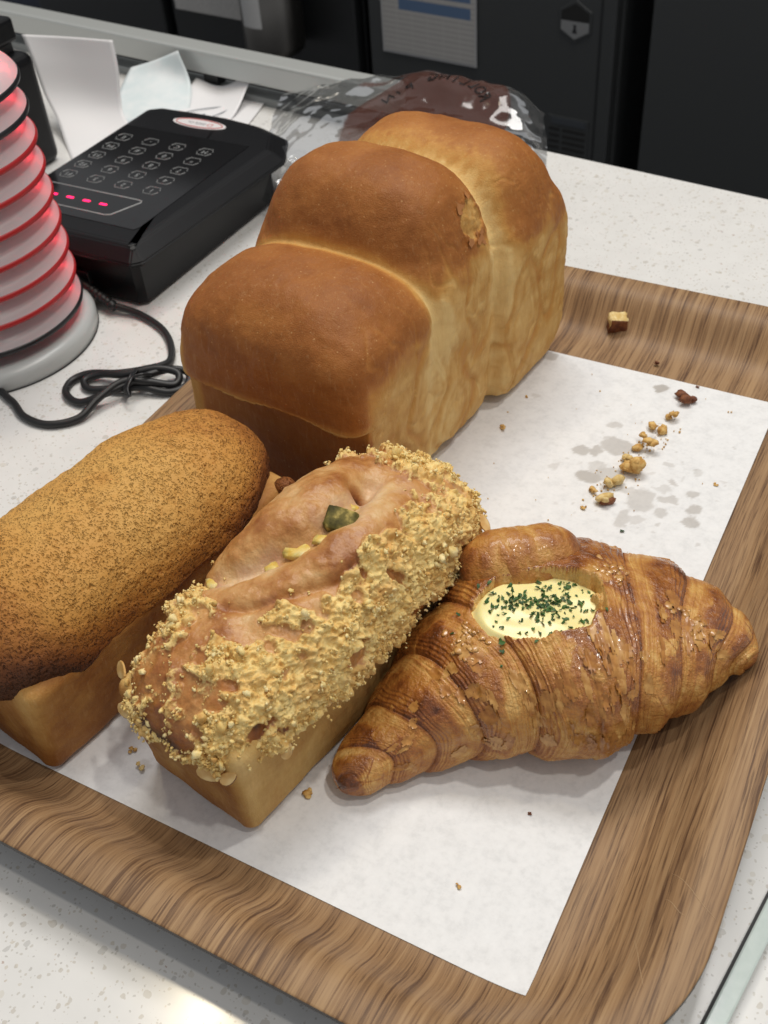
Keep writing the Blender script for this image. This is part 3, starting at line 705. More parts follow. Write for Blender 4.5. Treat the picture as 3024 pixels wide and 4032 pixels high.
    for k, (xw, yw, sx, sy, sz, rz) in enumerate(((-12.0, 8.9, .45, .32, .25, .7), (-12.7, 8.3, .62, .34, .25, .6), (-13.4, 7.4, .34, .3, .22, .2), (-15.9, 6.6, .3, .42, .25, .3), (-16.2, 5.9, .26, .3, .2, .9), (-11.9, 11.2, .34, .2, .2, .1))):
        p = at(xw, yw); Vv, Ff = lump(60 + k, True, .55); Vv = Vv * (1 + .3 * perlin(Vv * 3.3 + k))[:, None] * np.array([sx * 1.15, sy, sz * .7]) * 1.0 * (1 + .35 * np.sign(perlin(Vv * 2.2 + 5)))[:, None] ** .35
        link('sweet_potato_chunk', mk('sweet_potato_chunk', Vv, Ff), M_sp, t, (p[0], p[1], p[2] - .06), rz)
    # --- crumble: 300 largest pieces as parts, the rest joined
    Mc = Mat('crumble', rough=.75); v = Mc.coord(); gi = Mc.n('ShaderNodeObjectInfo').outputs['Random']
    n1 = Mc.noise(v, 220, 4, .6); tv = Mc.math('ADD', n1, Mc.math('MULTIPLY_ADD', gi, .36, -.18))
    Mc.base(Mc.ramp(tv, [(.25, (.60, .33, .09)), (.40, (.75, .50, .16)), (.52, (.83, .63, .25)), (.66, (.88, .73, .38))])); Mc.bump(Mc.noise(v, 1400, 3), .5, .0005)
    Mc.b.inputs['Subsurface Weight'].default_value = .12; Mc.b.inputs['Subsurface Radius'].default_value = (.003, .002, .001)
    # keep upper surface, weight by where crumble lies
    dens = cb ** 1.5 + .12 * ss(.75, 1.0, bare) * (rng.random(len(x)) < .15) * ss(4.4, 5, z)
    dens *= np.where(x > 2.2, .35, 1)
    dens *= 1 + 2.5 * np.clip(perlin(V * 1.3 + 60), 0, 1)
    area_w = np.ones(len(V)); pr_ = np.clip(dens, 0, None) * area_w; pr_ /= pr_.sum()
    protos = []
    for s in range(10):
        r = np.random.default_rng(100 + s)
        ps = []
        for j in range(r.integers(2, 4)):
            Vv, Ff = lump(1000 + s * 10 + j, j == 0, .75); Vv = Vv * (1 + .45 * perlin(Vv * 3.1 + s))[:, None]; ps.append((Vv * r.uniform(.5, .95) + r.normal(size=3) * .45, Ff))
        protos.append(merge(ps))
    pm = [mk('crumble_piece', Vv * .15, Ff, True) for Vv, Ff in protos]
    for me in pm: me.materials.append(Mc.m)
    pick = rng.choice(len(V), 300, replace=False, p=pr_)
    for k in pick:
        r = np.random.default_rng(int(k) + 1)
        o = bpy.data.objects.new('crumble_piece', pm[r.integers(10)]); COL.objects.link(o); o.parent = t
        o.location = Vector(V[k] + N[k] * r.uniform(.0, .07)) * SC; o.rotation_euler = r.uniform(0, 6.28, 3); s = .4 + 1.35 * r.random() ** 2.4; o.scale = (s, s, s * .9)
    parts_ = []
    nsm = 2600
    pick = rng.choice(len(V), nsm, replace=True, p=pr_)
    r = np.random.default_rng(77)
    cl = perlin(V * 1.3 + 60)
    for k in pick:
        Vv, Ff = protos[r.integers(10)]; s = .15 * (.12 + .45 * r.random() ** 2.0) * (1 + .5 * max(cl[k], 0))
        Rm = rot_rand(r)
        parts_.append(((Vv @ Rm.T) * s + V[k] + N[k] * (r.uniform(-.02, .06) + .12 * max(cl[k], 0)) + r.normal(size=3) * .06, Ff))
    # the crumbs also hang over the right edge in a ragged fringe
    edge_i = np.where((z < 5.0) & (z > 4.2) & ((x > 2.6) | (y < -7.0) | (y > 7.2)))[0]
    for k in rng.choice(edge_i, 420, replace=True):
        Vv, Ff = protos[r.integers(10)]; s = .15 * r.uniform(.2, .65); Rm = rot_rand(r)
        parts_.append(((Vv @ Rm.T) * s + V[k] + N[k] * r.uniform(-.05, .16) + np.array([0, 0, -abs(r.normal()) * .11]), Ff))
    Vv, Ff = merge(parts_)
    tag(link('crumble', mk('crumble', Vv, Ff, True), Mc.m, t), kind='stuff')
    # sliced almonds stuck to the edge
    Ma = Mat('almond', rough=.5); Ma.base(Ma.ramp(Ma.noise(Ma.coord(), 120, 3), [(.4, (.62, .36, .11)), (.6, (.76, .55, .25))]))
    Msk = plain('almond_skin', (.13, .035, .015), .5)
    def almond(p, n, ln, wd, rz):
        th = np.linspace(0, 2 * np.pi, 15)[:-1]; rim = np.stack([ln * np.cos(th), wd * np.sin(th) * (1 - .25 * np.cos(th)), 0 * th], 1)
        me = prism('almond_slice', [tuple(q[:2]) for q in rim], -.03, .03, .015, 1, lambda X, Y: .10 * X * X)
        o = link('almond_slice', me, Ma.m, t)
        o.matrix_local = Matrix.Translation(Vector(p) * SC) @ Vector(n).to_track_quat('Z', 'Y').to_matrix().to_4x4() @ Matrix.Rotation(rz, 4, 'Z')
        V2, F2 = tube(np.column_stack([rim[8:14], ]) , .022, 5); link('almond_skin', mk('almond_skin', V2, F2), Msk, o)
    almond((3.5, -5.6, 4.3), (.9, -.3, .35), .42, .24, 1.3); almond((3.55, -3.2, 4.7), (.9, .1, .4), .36, .22, .3); almond((3.55, -.9, 4.8), (.85, -.2, .6), .38, .22, .9)
    almond((-3.3, -7.0, 5.2), (-.5, -.8, .5), .5, .3, .4); almond((-2.2, -7.95, 4.6), (-.1, -.95, .4), .48, .28, .2); almond((2.0, -8.0, 4.3), (.1, -.9, .4), .5, .24, .15); almond((2.7, -7.7, 4.35), (.3, -.8, .5), .36, .22, .7)
    almond((-.6, 7.4, 6.4), (.0, -.2, .95), .42, .25, 2.0); almond((1.6, 7.2, 6.0), (.2, -.1, .95), .4, .24, .4); almond((3.4, 7.0, 5.3), (.6, .1, .8), .4, .22, .9)
    return t
crumble_loaf()

# ================================================================== croissant
def croissant():
    t = thing('croissant', 'glazed croissant filled with yellow cream and chopped parsley, leaning on the tray rim', 'croissant', (-4.4, 10.5, .02))
    off = np.array([-4.4, 10.5, 0])
    A0, A1, A2 = np.array([-9.2, 3.9]), np.array([-5.7, 13.4]), np.array([3.3, 15.8])
    nu, nv = 1000, 420
    u = np.linspace(0, 1, nu); th = np.linspace(0, 2 * np.pi, nv, endpoint=False)
    U, T = np.meshgrid(u, th, indexing='ij')
    ax = (1 - u)[:, None] ** 2 * A0 + 2 * (u * (1 - u))[:, None] * A1 + u[:, None] ** 2 * A2
    tg = 2 * (1 - u)[:, None] * (A1 - A0) + 2 * u[:, None] * (A2 - A1); tg /= np.linalg.norm(tg, axis=1)[:, None]
    nf = np.stack([tg[:, 1], -tg[:, 0]], 1)          # towards the camera side
    Us = np.clip(U + .030 * np.cos(T) * np.sign(U - .55) - .012 * np.sin(T) + .006 * np.sin(3 * T + U * 20), 0, 1)
    uk = [0, .02, .06, .12, .2, .3, .4, .5, .6, .7, .8, .88, .94, .975, 1]
    wd = np.interp(Us, uk, [.75, .85, 1.05, 1.4, 2.0, 2.85, 3.6, 4.0, 4.15, 3.9, 3.25, 2.5, 1.5, .92, .85])
    hh = np.interp(Us, uk, [.7, .78, .92, 1.15, 1.65, 2.2, 2.6, 2.72, 2.75, 2.6, 2.2, 1.75, 1.1, .72, .65])
    cap_ = np.sqrt(np.clip(1 - (1 - np.clip(np.minimum(U, 1 - U) / .04, 0, 1)) ** 2, 0, 1)) * .98 + .02; wd = wd * cap_; hh = hh * cap_
    # segment boundaries: outward edges step down
    Lb = [0, .065, .15, .25, .375, .52]; Rb = [.52, .70, .815, .915, .965, 1.0]
    C0 = np.stack([U * 17, np.cos(T) * 3, np.sin(T) * 3], -1).reshape(-1, 3); wn = perlin(C0 * .55 + 91).reshape(U.shape); wn2 = perlin(C0 * 1.6 + 31).reshape(U.shape); riser = np.zeros_like(U)
    def edge(q):
        s_ = np.clip(q / (.26 * (1 + .45 * wn)), 0, 1) * 4.0 + .35 * wn2; s_ = np.clip(s_, 0, 4); fr_ = s_ - np.floor(s_)
        val = (np.floor(s_) + ss(.72, 1.0, fr_)) / 4
        return ss(0, .02, q) * (.45 + .55 * val), ss(.55, .8, fr_) * ss(4, 3.6, s_)
    puff = np.zeros_like(U); tt = np.zeros_like(U); sid = np.zeros_like(U)
    for i, (a, b) in enumerate(zip(Lb[:-1], Lb[1:])):
        m_ = (Us >= a) & (Us < b); q = (Us - a) / (b - a); eg, rs_ = edge(q); riser = np.where(m_, rs_, riser)
        puff = np.where(m_, eg * (1 - .85 * np.clip(q, 0, 1) ** 1.3), puff); tt = np.where(m_, q, tt); sid = np.where(m_, i, sid)
    for i, (a, b) in enumerate(zip(Rb[:-1], Rb[1:])):
        m_ = (Us >= a) & (Us <= b); q = (b - Us) / (b - a); eg, rs_ = edge(q); riser = np.where(m_, rs_, riser)
        puff = np.where(m_, eg * (1 - .85 * np.clip(q, 0, 1) ** 1.3), puff); tt = np.where(m_, q, tt); sid = np.where(m_, 5 + i, sid)
    mid = ((sid == 4) | (sid == 5)); puff = np.where(mid, np.maximum(puff, .9 * edge(tt)[0]), puff)
    C3 = np.stack([U * 17, np.cos(T) * wd, np.sin(T) * hh], -1).reshape(-1, 3)
    sh = U.shape
    pn = lambda P, o=3: fbm(P, o).reshape(sh)
    warp = .55 * pn(C3 * .35, 2)
    lam = perlin(np.stack([(Us * 190 + warp * 5.0).ravel(), C3[:, 1] * .22, C3[:, 2] * .22], 1)).reshape(sh)
    lam2 = perlin(np.stack([(Us * 330 + warp * 9).ravel(), C3[:, 1] * .5, C3[:, 2] * .5 + 9], 1)).reshape(sh)
    lm = ss(.38, .66, tt + .18 * pn(C3 * .4 + 5, 2)); lm = np.where(mid, ss(.30, .75, .42 + .9 * pn(C3 * np.array([.35, .4, .4]) + 2, 2)), lm)
    side = ss(.6, -.2, np.sin(T))
    lm = np.clip(lm + .35 * side, 0, 1)
    blist = np.clip(pn(C3 * 1.1 + 3, 3), -.4, .8)
    f1, f2, idc = worley(C3 * np.array([1.1, 1.6, 1.6])); f1 = f1.reshape(sh); f2 = f2.reshape(sh); idc = idc.reshape(sh)
    crest = (1 - lm)
    fl = ss(.0, .10, f2 - f1) * ss(.45, .75, idc) * ss(.15, .6, pn(C3 * .5 + 31, 2) + .35)
    rad = 1 + .165 * puff * np.interp(U, [0, .1, .9, 1], [1.2, 1, 1, 1.2]) + (.013 * lam + .006 * lam2) * lm + .025 * blist * crest + .02 * pn(C3 * .35 + 40, 2) + .014 * fl * crest
    ct, st_ = np.cos(T), np.sin(T)
    sq = (np.abs(ct) ** 2.25 + np.abs(st_) ** 2.25) ** (-1 / 2.25)
    X = rad * sq * ct * wd; Z = rad * sq * st_ * hh
    zc = np.interp(u, uk, [.7, .68, .8, 1.02, 1.5, 2.1, 2.5, 2.7, 2.7, 2.5, 2.12, 1.95, 1.95, 1.98, 2.0])[:, None]
    z = zc + Z
    fp = np.interp(u, [0, .8, .9, 1], [0, 0, .35, 1.25])[:, None]
    z = fp + .05 + np.where(z - fp < .6, .6 * np.exp((z - fp - .6) / .6) - .0, z - fp)
    px = ax[:, 0, None] + nf[:, 0, None] * X; py = ax[:, 1, None] + nf[:, 1, None] * X
    # hollow for the cream
    ccx, ccy = -4.42, 11.75; ex = np.array([.86, .50]); en = np.array([.50, -.86])
    def cavity(px, py, grow=1.0):
        dx, dy = px - ccx, py - ccy; a_ = (dx * ex[0] + dy * ex[1]) / (2.35 * grow); b_ = (dx * en[0] + dy * en[1]) / (1.62 * grow)
        return (np.abs(a_) ** 2.2 + np.abs(b_) ** 2.2)
    jit = .30 * pn(C3 * 1.1 + 70, 4)
    e = cavity(px, py) + jit
    isu = (st_ > .1)
    z = z - np.where(isu, .85 * ss(1.12, .86, e), 0) + np.where(isu, .14 * np.exp(-((e - 1.25) / .2) ** 2) * pn(C3 * .9 + 17, 2), 0)
    V = np.stack([px, py, z], -1).reshape(-1, 3) - off
    F = grid_faces(nu, nv, False, True)
    V = np.vstack([V, V[:nv].mean(0), V[-nv:].mean(0)])
    k = len(V)
    c0 = np.array([[k - 2, (j + 2) % nv, j + 1, j] for j in range(0, nv, 2)]); e0 = (nu - 1) * nv; c1 = np.array([[k - 1, e0 + j, e0 + j + 1, e0 + (j + 2) % nv] for j in range(0, nv, 2)])
    bake = .48 + .15 * riser + .12 * crest * ss(-.3, .4, blist) + .22 * crest * (1 - fl) * ss(.2, .9, np.sin(T)) - .16 * fl * crest + lm * (.15 * lam + .10 * lam2) - .04 * lm + .13 * pn(C3 * 2.4 + 77, 3) + .22 * ss(.06, .0, tt) + .20 * ss(.9, 1, tt) * (~mid) + .16 * pn(C3 * .6 + 12, 3)
    bake = np.where(isu & (e < 1.1), .22, bake); bake = bake + .1 * ss(.04, 0, u)[:, None] + .1 * ss(.95, 1, u)[:, None]
    gloss = np.clip(crest * (1 - .7 * fl) * ss(-.1, .7, st_) + .25, 0, 1)
    ext = lambda a_: np.append(np.clip(a_, 0, 1).ravel(), [.6, .6])
    V[-2] += np.array([-.12, -.12, .0]); V[-1] += np.array([.12, .05, 0])
    me = mk('pastry_roll', V, np.vstack([F, c0, c1]), True, {'bake': ext(bake), 'gloss': ext(gloss)})
    m = Mat('croissant_crust', rough=.4); v = m.coord(); b_ = m.attr('bake'); n1 = m.noise(v, 160, 5, .62); n2 = m.noise(v, 700, 3, .6)
    f = m.math('ADD', b_, m.math('MULTIPLY_ADD', n1, .44, -.22)); f = m.math('ADD', f, m.math('MULTIPLY_ADD', n2, .24, -.12))
    col = m.ramp(f, [(0, (.78, .56, .25)), (.18, (.72, .45, .155)), (.36, (.60, .315, .08)), (.52, (.48, .205, .042)), (.70, (.35, .122, .023)), (.86, (.22, .065, .014)), (1, (.11, .03, .008))])
    m.base(col); g_ = m.attr('gloss')
    m.l(map01(m, g_, 0, 1, .55, .22), m.b.inputs['Roughness']); m.l(m.math('MULTIPLY', g_, .55), m.b.inputs['Coat Weight']); m.b.inputs['Coat Roughness'].default_value = .12
    m.bump(m.math('ADD', m.noise(v, 330, 4, .6), m.math('MULTIPLY', n2, .8)), .7, .0013)
    m.b.inputs['Subsurface Weight'].default_value = .05; m.b.inputs['Subsurface Radius'].default_value = (.003, .0015, .0007)
    body = link('pastry_roll', me, m.m, t)
    # folded back pastry lip behind the cream
    na, nb = 150, 110
    a_ = np.linspace(-1, 1, na); b__ = np.linspace(0, 1, nb); A_, B_ = np.meshgrid(a_, b__, indexing='ij')
    fx = np.array([.80, .60]); fn = np.array([.60, -.80]); fc = np.array([-6.15, 14.05])
    env = np.sqrt(np.clip(1 - np.abs(A_) ** 2.6, 0, 1)); 
    S3 = np.stack([A_ * 2.3, B_ * 3, 0 * A_], -1).reshape(-1, 3); sn = perlin(np.stack([S3[:, 1] * .15 + 3, S3[:, 0] * 3.6 + 1.2 * perlin(S3 * .5), 0 * S3[:, 0]], 1)).reshape(A_.shape); s3 = fbm(S3 * 1.2 + 8, 3).reshape(A_.shape)
    ang = np.pi * (1.10 - (1.0 + .20 * fbm(np.stack([A_.ravel() * 4, 0 * A_.ravel(), 0 * A_.ravel() + 4], 1), 3).reshape(A_.shape)) * B_ * 1.06)
    rr = (1.35 + .022 * sn + .05 * s3) * (.25 + .75 * env) * (1 + .045 * perlin(np.stack([A_.ravel() * 1.3 + 8, B_.ravel() * .6, 0 * A_.ravel()], 1)).reshape(A_.shape))
    bx_ = rr * np.cos(ang) * 1.12; bz_ = rr * np.sin(ang) * 1.36
    W = np.stack([fc[0] + fx[0] * A_ * 2.4 + fn[0] * bx_, fc[1] + fx[1] * A_ * 2.4 + fn[1] * bx_, 4.3 + bz_], -1).reshape(-1, 3) - off
    fb = .52 + .26 * s3 + .16 * sn - .22 * ss(.80, 1, B_) + .28 * ss(.6, 1, np.abs(A_)) 
    me = mk('pastry_flap', W, grid_faces(na, nb), True, {'bake': np.clip(fb, 0, 1).ravel(), 'gloss': np.full(na * nb, .45)})
    fo = link('pastry_flap', me, m.m, t); so = fo.modifiers.new('thickness', 'SOLIDIFY'); so.thickness = .0016; so.offset = -1
    # pale torn crumb under the flap
    # cream
    n = 90; q = np.linspace(-1, 1, n); Q, R_ = np.meshgrid(q, q, indexing='ij')
    dq = np.maximum(np.sqrt(Q ** 2 + R_ ** 2), 1e-6); mx = np.maximum(np.abs(Q), np.abs(R_)); Qc, Rc = Q / dq * mx * 1.13, R_ / dq * mx * 1.13
    cx_ = ccx + ex[0] * Qc * 2.35 + en[0] * Rc * 1.62; cy_ = ccy + ex[1] * Qc * 2.35 + en[1] * Rc * 1.62
    r_ = mx; cp = np.stack([cx_, cy_, 0 * cx_], -1).reshape(-1, 3)
    czz = 5.14 + .14 * (1 - r_ ** 2) - .28 * ss(.85, 1.0, r_) + .05 * fbm(cp * .9, 2).reshape(r_.shape) + .045 * np.sin(2.2 * (cx_ * .4 + cy_) + 1.5 * perlin(cp * .5).reshape(r_.shape))
    Mcr = Mat('cream', (.90, .79, .36), .28); Mcr.b.inputs['Subsurface Weight'].default_value = .2; Mcr.b.inputs['Subsurface Radius'].default_value = (.004, .003, .001)
    cr = link('cream_filling', mk('cream_filling', np.stack([cx_, cy_, czz], -1).reshape(-1, 3) - off, grid_faces(n, n)), Mcr.m, t)
    # parsley: little ragged leaf bits
    Mp = [plain('parsley_%s' % nm, c, .55) for nm, c in (('dark', (.022, .07, .012)), ('mid', (.04, .11, .02)), ('pale', (.08, .17, .04)))]
    lv = []
    for s in range(8):
        r = np.random.default_rng(300 + s); k2 = 9; tt_ = np.linspace(0, 2 * np.pi, k2, endpoint=False); rad_ = r.uniform(.35, 1.15, k2)
        pts = np.stack([rad_ * np.cos(tt_) * r.uniform(.6, 1.2), rad_ * np.sin(tt_) * r.uniform(.4, .8), .25 * r.normal(size=k2)], 1)
        lv.append((np.vstack([[[0, 0, .25]], pts]), np.array([[0, i + 1, (i + 1) % k2 + 1] for i in range(k2)])))
    lme = [[mk('parsley_flake', a[0] * .145, a[1], False) for a in lv] for _ in Mp]
    for mm, ml in zip(Mp, lme):
        for me in ml: me.materials.append(mm)
    czf = czz.ravel(); cxf, cyf = cx_.ravel(), cy_.ravel()
    r = np.random.default_rng(12); cnt = 0
    while cnt < 210:
        if cnt < 125:
            ci = r.choice(4, p=[.28, .36, .22, .14]); cq = ((-.55, -.25), (.10, -.05), (.35, -.42), (-.05, .38))[ci]; qx, qy = cq[0] + r.normal() * (.30, .36, .28, .25)[ci], cq[1] + r.normal() * (.15, .17, .16, .14)[ci]
        else: qx, qy = r.uniform(-.95, .95, 2)
        if qx * qx + qy * qy > .85: continue
        cnt += 1
        wx, wy = ccx + ex[0] * qx * 2.35 + en[0] * qy * 1.62, ccy + ex[1] * qx * 2.35 + en[1] * qy * 1.62
        k2 = np.argmin((cxf - wx) ** 2 + (cyf - wy) ** 2)
        o = bpy.data.objects.new('parsley_flake', lme[r.choice(3, p=[.45, .4, .15])][r.integers(8)]); COL.objects.link(o); o.parent = cr
        o.location = (Vector((wx, wy, czf[k2] + .02 + .05 * r.random())) - Vector(off)) * SC; o.rotation_euler = (r.normal(0, .45), r.normal(0, .45), r.uniform(0, 6.28)); s = r.uniform(.6, 1.35); o.scale = (s, s, s)
    Vb = V[:-2].reshape(nu, nv, 3)
    def surf(xw, yw):
        d = (Vb[..., 0] + off[0] - xw) ** 2 + (Vb[..., 1] + off[1] - yw) ** 2 + np.where(st_ > 0, 0, 9); i = np.unravel_index(d.argmin(), d.shape); return Vb[i], i
    for xw, yw, s in ((-5.15, 9.75, 1.9), (-4.95, 9.35, 1.5), (-7.25, 10.5, 1.2), (-6.9, 11.6, 1.1), (-7.1, 9.6, .8), (-4.75, 8.9, .8), (-5.5, 13.9, 1.2), (-6.6, 11.9, 1.0), (-2.0, 12.2, .9), (-3.8, 9.9, 1.0)):
        p, _ = surf(xw, yw); o = bpy.data.objects.new('parsley_flake', lme[r.integers(2)][r.integers(8)]); COL.objects.link(o); o.parent = body
        o.location = Vector(p + np.array([0, 0, .05])) * SC; o.rotation_euler = (r.normal(0, .4), r.normal(0, .4), r.uniform(0, 6.28)); o.scale = (s, s, s)
    # loose flaky sheets and cheese bubbles on the crust
    Nn = normals(V[:-2], F).reshape(nu, nv, 3)
    def mfl(nm, c0, c1):
        q = Mat(nm, rough=.38); q.base(q.ramp(q.noise(q.coord(), 260, 4, .6), [(.38, c0), (.62, c1)])); q.b.inputs['Coat Weight'].default_value = .2; return q.m
    Mf = [mfl('flake_pale', (.42, .19, .042), (.60, .33, .10)), mfl('flake_amber', (.32, .12, .023), (.48, .21, .045)), mfl('flake_gold', (.38, .16, .035), (.54, .26, .065))]
    r = np.random.default_rng(21)
    spots = [(-.6, 10.2, .9, 26), (-3.6, 8.0, .7, 12), (-1.2, 9.0, 1.0, 22), (-6.2, 6.2, .9, 12), (1.2, 13.6, .8, 14), (-2.8, 8.8, .8, 14), (-5.6, 8.2, .8, 10), (-7.6, 5.4, .5, 5)]
    for sx_, sy_, sg, cnt in spots:
        for _ in range(int(cnt * .9)):
            p, i = surf(sx_ + r.normal() * sg, sy_ + r.normal() * sg)
            if e[i] < 1.35 and st_[i] > 0: continue
            hi_, hj = int(r.uniform(8, 22)), int(r.uniform(5, 14)); i0 = np.clip(np.arange(i[0] - hi_, i[0] + hi_ + 1, 3), 0, nu - 1); j0 = np.arange(i[1] - hj, i[1] + hj + 1, 2) % nv
            II, JJ = np.meshgrid(i0, j0, indexing='ij'); g1, g2 = II.shape
            if g1 < 3 or g2 < 3: continue
            qa, qb = np.meshgrid(np.linspace(-1, 1, g1), np.linspace(-1, 1, g2), indexing='ij'); sd = r.uniform(0, 99)
            ell = np.sqrt(qa ** 2 + qb ** 2) + .55 * perlin(np.stack([qa.ravel() * 1.8 + sd, qb.ravel() * 1.8, 0 * qa.ravel()], 1)).reshape(qa.shape)
            PV = Vb[II, JJ] + Nn[II, JJ] * (.012 + .075 * ss(.4, 1, ell) * max(r.normal(.5, .5), 0) * (qa * r.choice([-1, 1]) > -.2))[..., None]
            gf = grid_faces(g1, g2); keep = (ell.ravel()[gf] < .92).sum(1) >= 3; gf = gf[keep]
            if len(gf) < 3: continue
            us, inv = np.unique(gf, return_inverse=True); c_ = PV.reshape(-1, 3)[us].mean(0)
            link('pastry_flake', mk('pastry_flake', PV.reshape(-1, 3)[us] - c_, inv.reshape(gf.shape)), Mf[r.choice(3, p=[.25, .45, .3])], body, c_)
    Mch = Mat('baked_cheese', (.60, .36, .13), .3); Mch.base(Mch.ramp(Mch.noise(Mch.coord(), 300, 3), [(.4, (.42, .18, .04)), (.6, (.58, .32, .10))])); Mch.b.inputs['Coat Weight'].default_value = .5
    pr2 = []
    for sx_, sy_, sg, cnt in ((-6.4, 9.5, .42, 46), (-2.6, 14.2, .40, 34), (.6, 14.6, .4, 16)):
        for _ in range(cnt):
            p, i = surf(sx_ + r.normal() * sg, sy_ + r.normal() * sg)
            if e[i] < 1.15: continue
            Vv, Ff = lump(int(r.integers(4000)), True, .6); pr2.append((Vv * r.uniform(.05, .20) * np.array([1, 1, .28]) + p + np.array([0, 0, -.01]), Ff))
    Vv, Ff = merge(pr2); tag(link('baked_cheese', mk('baked_cheese', Vv, Ff), Mch.m, t), kind='stuff')
croissant()

# ================================================================== crumbs on the paper and tray
def crumb_mat(name, lo, hi): 
    m = Mat(name, rough=.7); m.base(m.ramp(m.noise(m.coord(), 350, 4), [(.38, lo), (.62, hi)])); m.bump(m.noise(m.coord(), 1200, 3), .5, .0005); return m.m
CMt = {'gold': crumb_mat('crumb_gold', (.50, .26, .06), (.74, .50, .18)), 'brown': crumb_mat('crumb_brown', (.12, .035, .015), (.24, .085, .03)), 'pale': crumb_mat('crumb_pale', (.62, .42, .14), (.80, .64, .32))}
def crumb(label, x, y, r, kind, seed, flat=.7, z=.03, group='crumbs fallen on the tray', lumps=4, hi=True, cat='crumb'):
    rr = np.random.default_rng(seed); ps = []
    for j in range(lumps):
        Vv, Ff = lump(seed * 31 + j, hi, .55); ps.append((Vv * r * rr.uniform(.45, .75) + rr.normal(size=3) * r * .42, Ff))
    Vv, Ff = merge(ps); Vv[:, 2] *= flat; Vv[:, 2] -= Vv[:, 2].min()
    return tag(link('crumb', mk('crumb', Vv, Ff, False), CMt[kind], None, (x, y, z)), label, cat, group)
BCX, BCY, BCZ = -10.0, 38.0, .72
o = crumb('biggest crumb, a toasted cube lying alone on the wooden rim at the back', -10.4, 39.4, .1, 'gold', 3, z=.5)
bm = bmesh.new(); bmesh.ops.create_cube(bm, size=1); bmesh.ops.subdivide_edges(bm, edges=list(bm.edges), cuts=5, use_grid_fill=True)
co = np.array([v.co[:] for v in bm.verts]) * np.array([1.0, .8, .85]); co = co * (1 + .28 * fbm(co * 2.3 + 5, 3))[:, None]
for v, c_ in zip(bm.verts, co): v.co = Vector(c_) * SC
for f in bm.faces: f.smooth = True; f.material_index = 1 if f.calc_center_median().z < -.001 or f.normal.y < -.7 else 0
bm.to_mesh(o.data); bm.free(); o.data.materials.append(CMt['brown']); o.data.materials[0] = CMt['pale']; o.location = Vector((BCX, BCY, BCZ)) * SC; o.rotation_euler = (.1, .12, .5)
for a_ in (('dark brown crust shard at the far end of the crumb trail', -4.4, 33.0, .36, 'brown', 11, .7), ('small golden crumb second from the far end of the trail', -4.7, 31.4, .24, 'gold', 12, .7), ('golden crumb third from the far end of the trail', -4.9, 30.0, .28, 'gold', 13, .7),
           ('golden crumb fourth from the far end of the trail', -5.35, 28.5, .34, 'gold', 14, .6), ('pale crumbly bit above the large crumble lump', -5.75, 27.2, .26, 'pale', 15, .5), ('large golden crumble lump in the middle of the trail', -5.3, 26.3, .48, 'gold', 16, .75),
           ('pale oval crumb below the large crumble lump', -5.95, 25.2, .34, 'pale', 17, .7), ('tiny golden crumb beside the almond piece', -6.55, 24.3, .14, 'gold', 18, .7),
           ('small orange crumb beside the tall loaf', -12.5, 27.1, .16, 'gold', 21, .6), ('small tan crumb between the two front loaves', -17.9, 2.1, .17, 'gold', 22, .5), ('pale grey crumb nearest the crumble loaf corner', -17.1, 1.6, .2, 'pale', 23, .4),
           ('orange flake between the crumble loaf and the croissant tip', -10.4, 3.5, .24, 'gold', 24, .3), ('tiny dark flake on the paper in front of the croissant', -2.5, 6.4, .10, 'brown', 25, .3), ('tiny golden crumb on the bare paper near the front corner', -3.6, 2.6, .10, 'gold', 26, .5),
           ('small brown crumb on the wood behind the paper', -6.9, 35.8, .18, 'brown', 27, .5), ('dark flake on the wood beside the croissant', .15, 12.1, .2, 'brown', 28, .4), ('tiny dark crumb at the back edge of the paper', -4.2, 34.6, .11, 'brown', 29, .5),
           ('small tan crumb left of the almond piece', -6.6, 23.0, .15, 'gold', 30, .5), ('tiny crumb near the torn side of the tall loaf', -12.4, 30.1, .1, 'gold', 31, .5), ('tiny tan shred at the right of the stains', -1.2, 27.2, .14, 'gold', 32, .3)):
    a_ = list(a_); a_[3] *= 1.35 if a_[5] < 20 else .9; crumb(*a_)
# almond piece with brown skin
al = thing('almond_piece', 'chopped almond with dark brown skin at the near end of the crumb trail', 'almond', (-5.75, 23.9, .05), .7, 'crumbs fallen on the tray')
Vv, Ff = lump(77, True, .35); Vv = Vv * np.array([.5, .34, .26]); Vv[:, 2] -= Vv[:, 2].min(); link('kernel', mk('kernel', Vv, Ff), CMt['pale'], al)
Vv, Ff = lump(78, True, .3); Vv = Vv * np.array([.48, .22, .2]) + np.array([.05, -.2, .14]); link('skin', mk('skin', Vv, Ff), CMt['brown'], al)
Vv, Ff = lump(79, True, .4); Vv = Vv * .16 + np.array([-.1, -.3, .36]); link('kernel', mk('kernel', Vv, Ff), CMt['pale'], al)
